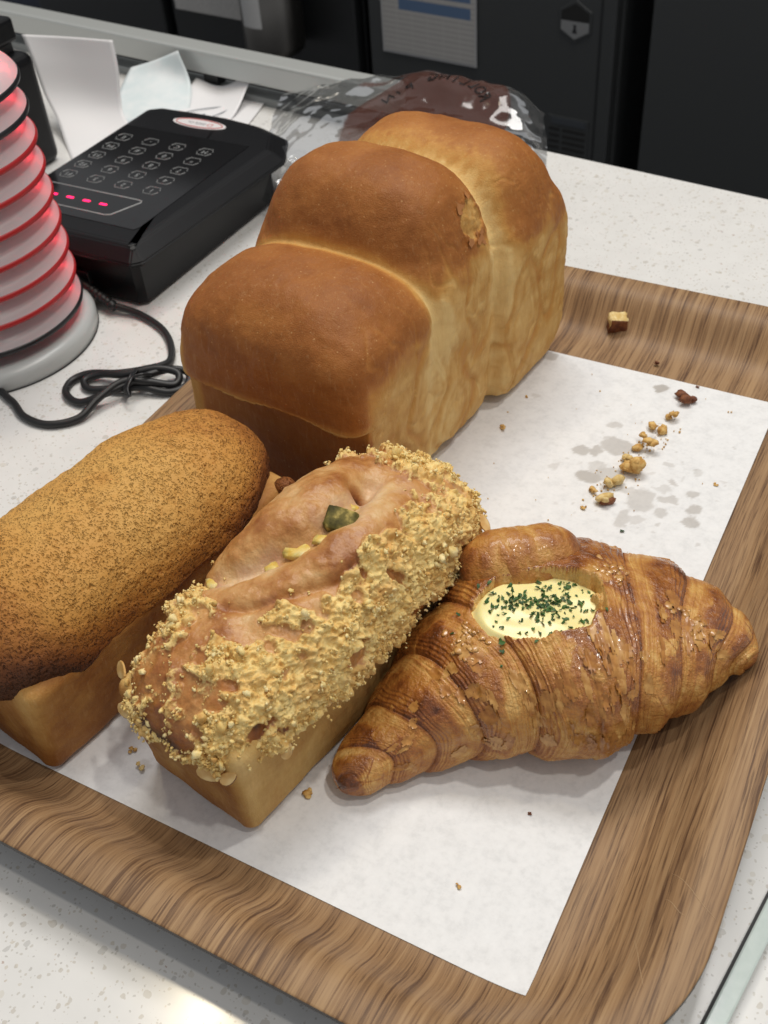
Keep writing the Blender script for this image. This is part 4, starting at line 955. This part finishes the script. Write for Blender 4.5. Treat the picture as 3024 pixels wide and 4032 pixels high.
# fine dust of crumbs round the trail
r = np.random.default_rng(8); ps = []
for _ in range(90):
    tq = r.random(); x_, y_ = np.interp(tq, [0, 1], [-6.2, -4.6]), np.interp(tq, [0, 1], [23.4, 31]); Vv, Ff = lump(int(r.integers(999)), False, .5); ps.append((Vv * r.uniform(.02, .07) + np.array([x_ + r.normal() * .45, y_ + r.normal() * .5, .06]), Ff))
for _ in range(40):
    Vv, Ff = lump(int(r.integers(999)), False, .5); ps.append((Vv * r.uniform(.02, .05) + np.array([r.uniform(-13, -1), r.uniform(16, 34), .06]), Ff))
Vv, Ff = merge(ps); tag(link('crumb_dust', mk('crumb_dust', Vv, Ff, False), CMt['gold']), 'fine golden crumb dust scattered along the crumb trail', 'crumb dust', kind='stuff')
lf = mk('parsley_bit', np.array([(0, 0, .03), (.14, .02, .05), (.06, .1, .03), (-.1, .07, .06), (-.06, -.08, .04)]), [[0, 1, 2], [0, 2, 3], [0, 3, 4], [0, 4, 1]], False)
tag(link('parsley_bit', lf, plain('parsley_lone', (.015, .05, .012), .5), None, (-4.3, 22.2, .04)), 'lone dark green parsley bit on the paper behind the croissant', 'parsley')

# ================================================================== pager stack
M_shell = Mat('frosted_shell', (.74, .71, .73), .3); 
nt = M_shell.nt; tr_ = M_shell.n('ShaderNodeBsdfTranslucent', {'Color': (.85, .75, .76, 1)}); mx = M_shell.n('ShaderNodeMixShader', {0: .46, 1: M_shell.b.outputs[0], 2: tr_.outputs[0]}); M_shell.l(mx.outputs[0], nt.nodes['Material Output'].inputs['Surface'])
M_red = m_plastic('red_band', (.42, .012, .015), .4); M_blk = m_plastic('black_band', (.012, .012, .014), .35)
M_base = m_plastic('grey_base', (.50, .515, .51), .3, 600, .04)
M_led = emis('red_led', (1, .03, .06), 42)
PX, PY, PR, Z1, DZ = -45.81, 23.62, 6.09, 1.64, 1.67
band_me = {}
pr_up = [(0, 1.19), (2.5, 1.19), (4.2, 1.16), (4.75, 1.08), (5.2, .93), (5.6, .68), (5.85, .42), (6.0, .2), (6.04, .13)]
pr_lo = [(6.04, -.13), (5.95, -.2), (5.75, -.30), (5.45, -.38), (5.0, -.45), (4.2, -.475), (0, -.475)]
up_me = lathe('upper_shell', pr_up); lo_me = lathe('lower_shell', pr_lo); bd_me = {c: lathe('rim_band', [(6.02, .17), (6.09, .13), (6.12, 0), (6.09, -.13), (6.02, -.17)]) for c in 'rk'}
up_me.materials.append(M_shell.m); lo_me.materials.append(M_shell.m); bd_me['r'].materials.append(M_red); bd_me['k'].materials.append(M_blk)
led_me = mk('led', ICO2V * np.array([.16, .16, .10]), ICO2F); led_me.materials.append(M_led)
order = ['lowest pager of the stack, black rimmed, sitting in the grey base', 'second pager from the bottom, lowest with a red rim', 'third pager from the bottom of the stack, red rimmed', 'fourth pager from the bottom of the stack, red rimmed', 'fifth and middle pager of the stack, red rimmed', 'sixth pager from the bottom of the stack, red rimmed', 'seventh pager from the bottom, topmost with a red rim', 'eighth pager from the bottom, second black rimmed one from the top', 'topmost white pager of the stack, black rimmed and glowing pink']
for i in range(9):
    t = thing('pager', order[i], 'pager', (PX, PY, Z1 + DZ * i), .1 * i, 'round pagers stacked on the base')
    for nm, me in (('upper_shell', up_me), ('lower_shell', lo_me), ('rim_band', bd_me['k' if i in (0, 7, 8) else 'r'])):
        o = bpy.data.objects.new(nm, me); COL.objects.link(o); o.parent = t
    for aa in ((34, 62, 84) if i in (1, 2, 3) else (34, 62)):
        o = bpy.data.objects.new('led', led_me); COL.objects.link(o); o.parent = t; g = math.radians(aa) - .1 * i
        o.location = Vector((5.0 * math.cos(g), 5.0 * math.sin(g), .35)) * SC
bs = thing('charging_base', 'round light grey charging base under the pager stack', 'charging base', (PX, PY, CZ))
link('base_body', lathe('base_body', [(0, 0), (6.45, 0), (6.55, .06), (6.55, .85), (6.4, 1.12), (6.1, 1.28), (5.6, 1.3), (5.3, 1.15), (0, 1.15)]), M_base, bs)
link('base_foot', lathe('base_foot', [(6.46, -.0), (6.58, .02), (6.58, .10), (6.46, .12)]), M_blk, bs)

# ================================================================== keypad transmitter
M_case = m_plastic('black_case', (.006, .006, .007), .34, 1400, .08, Specular_IOR_Level=.28); M_gl = Mat('glossy_black_panel', (.010, .010, .011), .10).m
M_prt = plain('grey_print', (.30, .31, .31), .45); M_wht = plain('white_print', (.45, .46, .46), .5)
kp = thing('pager_keypad', 'black keypad transmitter with red display dashes beside the pager stack', 'keypad', (-45, 38.5, CZ))
def L(x, y): return (x + 45, y - 38.5)
base_poly = [L(-51.4, 30.1), L(-39.2, 30.1), L(-38.75, 30.5), L(-38.6, 45.6), L(-41.0, 48.9), L(-43.5, 49.4), L(-49, 49.4), L(-51.4, 48.9)]
link('lower_case', prism('lower_case', base_poly, .25, 3.15, .12, 2), M_case, kp)
lid = [L(-52.0, 29.5), L(-38.6, 29.5), L(-38.0, 30.1), L(-37.15, 45.5), L(-38.7, 48.4), L(-41.5, 49.5), L(-44.5, 49.9), L(-48, 49.9), L(-50.6, 49.8), L(-52.2, 48.8)]
bm = bmesh.new()
def ring(poly, z, inset):
    c = np.mean(poly, axis=0); P = np.array(poly); n = len(P); out = []
    for i in range(n):
        a, b, d = P[i - 1], P[i], P[(i + 1) % n]; e1 = (b - a) / np.linalg.norm(b - a); e2 = (d - b) / np.linalg.norm(d - b)
        n1 = np.array([-e1[1], e1[0]]); n2 = np.array([-e2[1], e2[0]]); bi = n1 + n2; bi /= np.linalg.norm(bi); q = b + bi * inset / max(bi @ n1, .4); out.append(bm.verts.new((q[0] * SC, q[1] * SC, z * SC)))
    return out
rs = [ring(lid, 3.05, .35), ring(lid, 3.25, 0), ring(lid, 3.5, 0), ring(lid, 4.12, .95), ring(lid, 4.22, 1.25)]
for a, b in zip(rs[:-1], rs[1:]):
    for i in range(len(a)): bm.faces.new((a[i], a[(i + 1) % len(a)], b[(i + 1) % len(a)], b[i]))
bm.faces.new(rs[-1]); bm.faces.new(rs[0][::-1]); bmesh.ops.recalc_face_normals(bm, faces=bm.faces)
bmesh.ops.bevel(bm, geom=[e for e in bm.edges if e.calc_face_angle(0) > .25], offset=.0009, segments=2, affect='EDGES')
lm = bpy.data.meshes.new('upper_case'); bm.to_mesh(lm); bm.free(); link('upper_case', lm, M_case, kp)
TZ = 4.22
pn_ = link('keypad_panel', prism('keypad_panel', [L(-51.0, 32.2), L(-40.2, 32.2), L(-40.0, 32.6), L(-39.9, 45.2), L(-50.9, 45.2)], TZ, TZ + .03, 0), M_gl, kp)
def plate_line(name, pts, r, mat, parent, z):
    q = [(*L(*p_), z) for p_ in pts]; return link(name, tube_mesh(name, q, r, 4), mat, parent)
plate_line('display_frame', [(-51, 33.1), (-43.3, 33.1), (-42.9, 33.25), (-42.0, 35.35), (-42.1, 35.55), (-42.5, 35.6), (-51, 35.6)], .045, M_wht, pn_, TZ + .03)
for x in (-44.3, -45.72, -47.14, -48.56):
    o = link('display_segment', bevel_box('display_segment', -.28, .28, -.09, .09, 0, .02, 0), emis('led_red_segment', (1, .01, .10), 4.0) if x == -44.3 else bpy.data.materials['led_red_segment'], pn_, (*L(x + .0, 34.25), TZ + .031))
    o.data.name = 'display_segment'
keys = [['1', '2', '3', 'F1'], ['4', '5', '6', 'F2'], ['7', '8', '9', 'F3'], ['*', '0', '#', 'F4'], ['M', 'C', '-', 'E']]
for r_ in range(5):
    for c_ in range(4):
        x, y = -42.4 - 2.42 * c_, 37.05 + 1.56 * r_
        ko = thing('key', None, None); ko.parent = pn_; ko.location = Vector((*L(x, y), TZ + .035)) * SC
        me1 = tube_mesh('key', [(-.60, .10, 0), (-.40, .48, 0), (.40, .48, 0), (.60, .10, 0)], .024, 4)
        V2, F2 = tube([(-.60, -.10, 0), (-.40, -.48, 0), (.40, -.48, 0), (.60, -.10, 0)], .024, 4); V1, F1 = tube([(-.60, .10, 0), (-.40, .48, 0), (.40, .48, 0), (.60, .10, 0)], .024, 4)
        Vt = np.vstack([V1, V2]); Ft = F1 + [[i + len(V1) for i in f] for f in F2]
        tm = text_mesh('digit', keys[r_][c_], .62); tv = np.array([v.co[:] for v in tm.vertices]).reshape(-1, 3) / SC; tv[:, :2] *= -1; tf = [[i + len(Vt) for i in p_.vertices] for p_ in tm.polygons]
        bpy.data.objects.remove(ko)
        link('key', mk('key', np.vstack([Vt, tv]), Ft + tf, False), M_prt, pn_, (*L(x, y), TZ + .035))
lg = link('logo_plate', prism('logo_plate', [(2.35 * math.cos(a), .72 * math.sin(a)) for a in np.linspace(0, 2 * math.pi, 49)[:-1]], 0, .04, .01, 1), plain('logo_white', (.72, .70, .70), .35), kp, (*L(-45.65, 47.2), TZ + .002)); lg.rotation_euler = (-.0, 0, 0)
V2, F2 = tube([(2.05 * math.cos(a), .60 * math.sin(a), .045) for a in np.linspace(0, 2 * math.pi, 60)], .045, 4); link('logo_ring', mk('logo_ring', V2, F2), plain('logo_red', (.55, .10, .09), .4), lg)
for s, x, sz, mt in (('D', .98, .66, bpy.data.materials['logo_red']), ('DAOL Co.', -.22, .44, plain('logo_ink', (.05, .07, .09), .5))):
    me = text_mesh('logo_text', s, sz)
    for v in me.vertices: v.co = (-v.co.x * (.82 if len(s) > 1 else 1.1), -v.co.y, v.co.z)
    link('logo_text', me, mt, lg, (x, 0, .046))
for x, y in ((-50.6, 31), (-39.6, 31), (-39.6, 45), (-50.6, 48)):
    link('rubber_foot', lathe('rubber_foot', [(0, 0), (.5, 0), (.55, .26), (0, .26)], 20), M_blk, kp, (*L(x, y), 0))
link('power_jack', bevel_box('power_jack', -.55, .55, -.25, .4, .9, 1.9, .08), M_blk, kp, (*L(-43.3, 30.0), 0))

# ================================================================== power cord
M_cab = m_plastic('cable_rubber', (.012, .012, .013), .45, 1500, .1)
pc = thing('power_cord', 'black power cord plugged into the keypad, coiled and tied in a bundle', 'cable', (-43.3, 29.2, CZ))
o0 = np.array([-43.3, 29.2, CZ])
def lp(p): return [tuple(np.array(q) - o0) for q in p]
link('plug', tube_mesh('plug', crspline(lp([(-43.9, 30.4, .75), (-44.2, 29.9, .75), (-43.6, 29.5, .72)]), 6), .42, 12), M_cab, pc)
link('plug_neck', tube_mesh('plug_neck', crspline(lp([(-44.0, 29.6, .75), (-42.9, 29.35, .6), (-41.6, 29.1, .35)]), 10), np.linspace(.36, .28, 21), 12), M_cab, pc)
rp = crspline(lp([(-42.6, 29.3, .55), (-41.3, 29.0, .28), (-40.0, 28.7, .0)]), 12); rb = .28 + .07 * (np.sin(np.linspace(0, 2 * np.pi * 7, len(rp))) > 0)
link('strain_relief', tube_mesh('strain_relief', rp, rb, 12), M_cab, pc)
cab = [(-40.3, 28.8, .05), (-38.3, 29.0, -.28), (-36.1, 28.3, -.34), (-34.5, 27.1, -.34), (-33.4, 25.5, -.3), (-33.9, 24.0, .0), (-35.2, 23.0, .0), (-37.0, 22.5, -.2), (-37.7, 21.6, -.34), (-37.2, 20.5, -.34), (-35.8, 20.1, -.3), (-34.5, 21.0, .1), (-33.4, 22.9, .25), (-32.5, 24.4, .1), (-31.5, 24.8, -.1), (-31.0, 24.0, -.3), (-31.6, 23.0, -.34), (-33.2, 22.5, -.1), (-34.9, 21.9, -.3), (-36.2, 21.4, -.34), (-36.9, 21.9, -.25), (-36.2, 22.6, -.1), (-34.6, 22.8, .2), (-33.0, 23.9, .35), (-31.8, 24.3, .1), (-31.6, 23.6, -.2), (-32.8, 22.8, .2), (-34.0, 22.0, .4), (-34.6, 20.4, .1), (-34.9, 18.9, -.3), (-36.2, 17.8, -.36), (-38.0, 17.8, -.36), (-39.9, 18.7, -.36), (-42.5, 19.0, -.36), (-46, 15, -.36), (-52, 12, -.36)]
link('cable', tube_mesh('cable', crspline(lp(cab), 10), .225, 10), M_cab, pc)
tie = [(-33.9, 23.3, .5), (-33.5, 22.2, .75), (-33.6, 21.6, .2), (-33.8, 22.0, -.4), (-34.2, 22.9, -.35), (-34.0, 23.4, .4), (-33.4, 22.3, .72), (-33.2, 21.5, .5), (-32.9, 21.2, .2)]
link('twist_tie', tube_mesh('twist_tie', crspline(lp(tie), 8), .1, 6), M_blk, pc)
link('twist_tie', tube_mesh('twist_tie', crspline(lp([(-33.5, 22.1, .7), (-33.0, 22.6, .8), (-32.7, 23.1, .55)]), 6), .09, 6), M_blk, pc)

# ================================================================== receipt printer and receipts
pt = thing('receipt_printer', 'black receipt printer behind the pager stack at the left edge', 'printer', (-63.8, 41.5, CZ))
link('housing', bevel_box('housing', -8, 4.7, -5.5, 4.4, 0, 8.6, .8, 5), M_case, pt)
link('cover', bevel_box('cover', -8.4, 3.9, -4.2, 4.0, 9.3, 11.1, .35, 3), M_case, pt)
link('cutter_bar', bevel_box('cutter_bar', -8.0, 3.5, -3.8, 3.6, 8.55, 9.35, .1), M_blk, pt)
M_rec = Mat('receipt_paper', (.80, .79, .80), .5); M_rec.b.inputs['Subsurface Weight'].default_value = .0; M_rec = M_rec.m
M_rec2 = Mat('bluish_receipt', rough=.5); M_rec2.base(M_rec2.mix(map01(M_rec2, M_rec2.noise(M_rec2.coord(), 70, 3), .35, .65), (.66, .735, .75), (.75, .79, .80))); M_rec2 = M_rec2.m
def sheet(name, label, ctrl, mat, n=14, group=None):
    """ctrl[i][j]: rows of control points, splined both ways"""
    A = np.array([crspline(r, n) for r in ctrl]); A = np.array([crspline(A[:, j], n) for j in range(A.shape[1])])
    V = A.reshape(-1, 3); me = mk(name, V, grid_faces(A.shape[0], A.shape[1])); o = link(name, me, mat); so = o.modifiers.new('thickness', 'SOLIDIFY'); so.thickness = .0001
    return tag(o, label, 'receipt', group)
sheet('receipt', 'blank white receipt strip curling down out of the black printer', [[(-66.4, 51.9, 6.3), (-62.4, 52.8, 6.25), (-58.3, 53.7, 6.1)], [(-65.3, 51.2, 4.6), (-61.6, 52.4, 4.4), (-58.0, 53.3, 4.1)], [(-64.0, 50.3, 2.3), (-60.9, 51.7, 2.0), (-57.9, 52.7, 1.8)], [(-62.3, 49.3, .8), (-59.7, 50.8, .6), (-57.3, 52.0, .6)], [(-60.3, 47.6, -.3), (-57.6, 49.4, -.4), (-55.2, 50.9, -.4)], [(-58, 45.6, -.55), (-55.4, 47.4, -.55), (-53, 49.2, -.55)]], M_rec, 10, 'receipts behind the keypad')
sheet('receipt', 'bluish receipt with a raised curled corner behind the keypad', [[(-59.5, 50, -.5), (-56, 51, -.5), (-52.6, 52, -.5)], [(-61, 54.5, -.2), (-57.6, 55.6, -.2), (-54.4, 56.8, -.4)], [(-62.3, 58.2, .6), (-59.2, 59, .9), (-56, 59.6, .7)], [(-62.6, 59.8, 1.2), (-60, 60.2, 2.0), (-57.3, 60.3, 3.1)]], M_rec2, 10, 'receipts behind the keypad')
rc = sheet('receipt', 'white receipt with a scribbled signature behind the keypad', [[(-55.60, 52.2, -.42), (-52.60, 52.0, -.42), (-49.60, 51.8, -.42)], [(-56.00, 56.6, -.3), (-53.00, 57.0, -.4), (-49.90, 56.8, -.35)], [(-56.40, 60.0, .3), (-53.60, 59.9, -.05), (-50.40, 60.2, .9)], [(-56.40, 61.0, .6), (-53.60, 60.9, .3), (-50.20, 61.2, 1.9)]], M_rec, 10, 'receipts behind the keypad')
sg = [(-53.2, 54.4), (-51.8, 56.8), (-49.4, 58.4), (-49.0, 57.9), (-50.2, 55.2), (-52.6, 54.6), (-51.2, 55.6), (-50.4, 56.4), (-50.9, 54.8), (-50.1, 55.9), (-50.0, 54.6), (-49.4, 55.6), (-49.2, 54.7)]
link('signature', tube_mesh('signature', crspline([(x - 2.0, y, -.26) for x, y in sg], 8), .045, 4), plain('pencil_grey', (.30, .32, .35), .6), rc)
sheet('receipt', 'narrow white paper strip lying nearest the rail right of the signed receipt', [[(-50.00, 55.0, -.48), (-48.80, 54.8, -.48), (-47.60, 54.6, -.48)], [(-51.00, 59.6, -.45), (-49.90, 59.6, -.45), (-48.80, 59.6, -.4)], [(-51.50, 61.3, -.4), (-50.40, 61.4, -.3), (-49.40, 61.6, -.2)]], M_rec, 8, 'receipts behind the keypad')

# ================================================================== clear bag with a brown print
def bag():
    ctrl = [[(-39.6, 44.6, .3), (-41, 48, 1.4), (-43, 53, 2.2), (-44.5, 58.0, 2.1), (-45.0, 59.8, -.4)],
            [(-36.4, 42.8, .5), (-36.8, 46.5, 3.2), (-38.5, 52, 4.2), (-40.6, 57.8, 3.0), (-41, 59.8, -.3)],
            [(-30, 41, .5), (-31, 45.5, 4.4), (-33, 51, 5.1), (-34.8, 56.6, 4.9), (-35.5, 59.5, -.3)],
            [(-25, 40.5, .5), (-26, 44.5, 4.6), (-27.6, 50, 5.6), (-29, 55.3, 6.1), (-29.5, 58.5, -.3)],
            [(-20.5, 40, .5), (-21.2, 44, 4.2), (-22.7, 50, 5.5), (-24.3, 54.6, 6.4), (-24.5, 58, 0)],
            [(-17.5, 41, .4), (-18, 45, 2.2), (-19.3, 50, 4.2), (-21.2, 54, 5.0), (-21.8, 56, 1)]]
    n = 26
    A = np.array([crspline(r, n) for r in ctrl]); A = np.array([crspline(A[:, j], n) for j in range(A.shape[1])]).transpose(1, 0, 2)
    su, sv = A.shape[1], A.shape[0]; A = A.transpose(1, 0, 2)
    V = A.reshape(-1, 3); F = grid_faces(A.shape[0], A.shape[1])
    N = normals(V, F); N *= np.sign(N[:, 2].mean())
    f1, f2, idd = worley(V * np.array([.42, .42, .42])); fac = (f1 - .5) * .95
    f1b, _, _ = worley(V * 1.1 + 7)
    V0 = V + N * (.40 * perlin(V * .22) + fac * .45 + .09 * (f1b - .5))[:, None]
    V0[:, 2] = np.maximum(V0[:, 2], CZ + .05)
    # the brown print: a disc around its centre plus a thin tail
    cx_, cy_ = -28.3, 49.8
    d = np.hypot((V[:, 0] - cx_) / 5.9, (V[:, 1] - cy_) / 6.0)
    pr_ = ss(1.02, .98, d)
    pr_ = np.maximum(pr_, ss(.35, .25, np.abs(V[:, 1] - 54.9 - .25 * np.sin(V[:, 0] * .9))) * ss(-36.3, -35.6, V[:, 0]) * ss(-28, -29, V[:, 0]))
    m = Mat('clear_film', (1, 1, 1), .08); nt = m.nt; out = nt.nodes['Material Output']
    tp = m.n('ShaderNodeBsdfTransparent', {'Color': (.97, .975, .98, 1)}); gl_ = m.n('ShaderNodeBsdfGlossy', {'Color': (1, 1, 1, 1), 'Roughness': .07})
    fr = m.n('ShaderNodeLayerWeight', {'Blend': .22}).outputs['Fresnel']
    bmp = m.n('ShaderNodeBump', {'Height': m.noise(m.coord(), 28, 3, .5, 1.2), 'Strength': .25, 'Distance': .002}); m.l(bmp.outputs[0], gl_.inputs['Normal'])
    film = m.n('ShaderNodeMixShader', {0: m.math('MULTIPLY_ADD', fr, .55, .045, clamp=True), 1: tp.outputs[0], 2: gl_.outputs[0]})
    ink = m.n('ShaderNodeBsdfPrincipled', {'Base Color': (.075, .030, .022, 1), 'Roughness': .12}); m.l(bmp.outputs[0], ink.inputs['Normal'])
    inkm = m.n('ShaderNodeMixShader', {0: .86, 1: tp.outputs[0], 2: ink.outputs[0]})
    fin = m.n('ShaderNodeMixShader', {0: m.attr('print'), 1: film.outputs[0], 2: inkm.outputs[0]}); m.l(fin.outputs[0], out.inputs['Surface'])
    t = thing('plastic_bag', 'crumpled clear plastic bag with a round brown print lying behind the tall loaf', 'plastic bag', (-30, 50, CZ))
    off = np.array([-30, 50, CZ])
    link('film', mk('film', V0 - off, F, False, {'print': pr_}), m.m, t)
    # mirrored lettering on the print, following the film
    Mt = plain('print_ink', (.012, .007, .006), .3)
    ci = 0
    word = 'ROLLING PIN'
    for i, chh in enumerate(word):
        if chh == ' ': continue
        ang_ = math.radians(38 + (i / (len(word) - 1)) * 112)
        me = text_mesh('print_letter', chh, 1.15)
        for v in me.vertices:
            lx, ly = -v.co.x / SC, v.co.y / SC           # mirrored, seen from the back of the print
            q = ang_ - math.pi / 2; gx = lx * math.cos(q) - ly * math.sin(q) + cx_ + 4.35 * math.cos(ang_); gy = lx * math.sin(q) + ly * math.cos(q) + cy_ + 4.1 * math.sin(ang_)
            k = np.argmin((V0[:, 0] - gx) ** 2 + (V0[:, 1] - gy) ** 2 - .5 * np.minimum(V0[:, 2], 2))
            v.co = Vector((gx, gy, V0[k, 2] + .07)) * SC - Vector(off) * SC
        link('print_letter', me, Mt, t)
    # gathered tail of the bag beside the keypad
    tl = np.array([crspline(r, 12) for r in [[(-39.9, 44.8, .9), (-38.6, 44.0, 1.1), (-36.8, 43.2, .9)], [(-39.9, 44.9, 1.6), (-38.6, 44.6, 1.9), (-36.4, 44.2, 1.9)], [(-40.0, 46.6, 2.4), (-38.2, 47.2, 3.0), (-36.0, 46.8, 3.2)]]])
    tl = np.array([crspline(tl[:, j], 12) for j in range(tl.shape[1])]); Vt = tl.reshape(-1, 3); w1, _, _ = worley(Vt * 1.1); Vt = Vt + np.stack([0 * w1, -.3 * (w1 - .5), .5 * (w1 - .5)], 1)
    link('bag_tail', mk('bag_tail', Vt - off, grid_faces(tl.shape[0], tl.shape[1]), False, {'print': np.zeros(len(Vt))}), m.m, t)
bag()
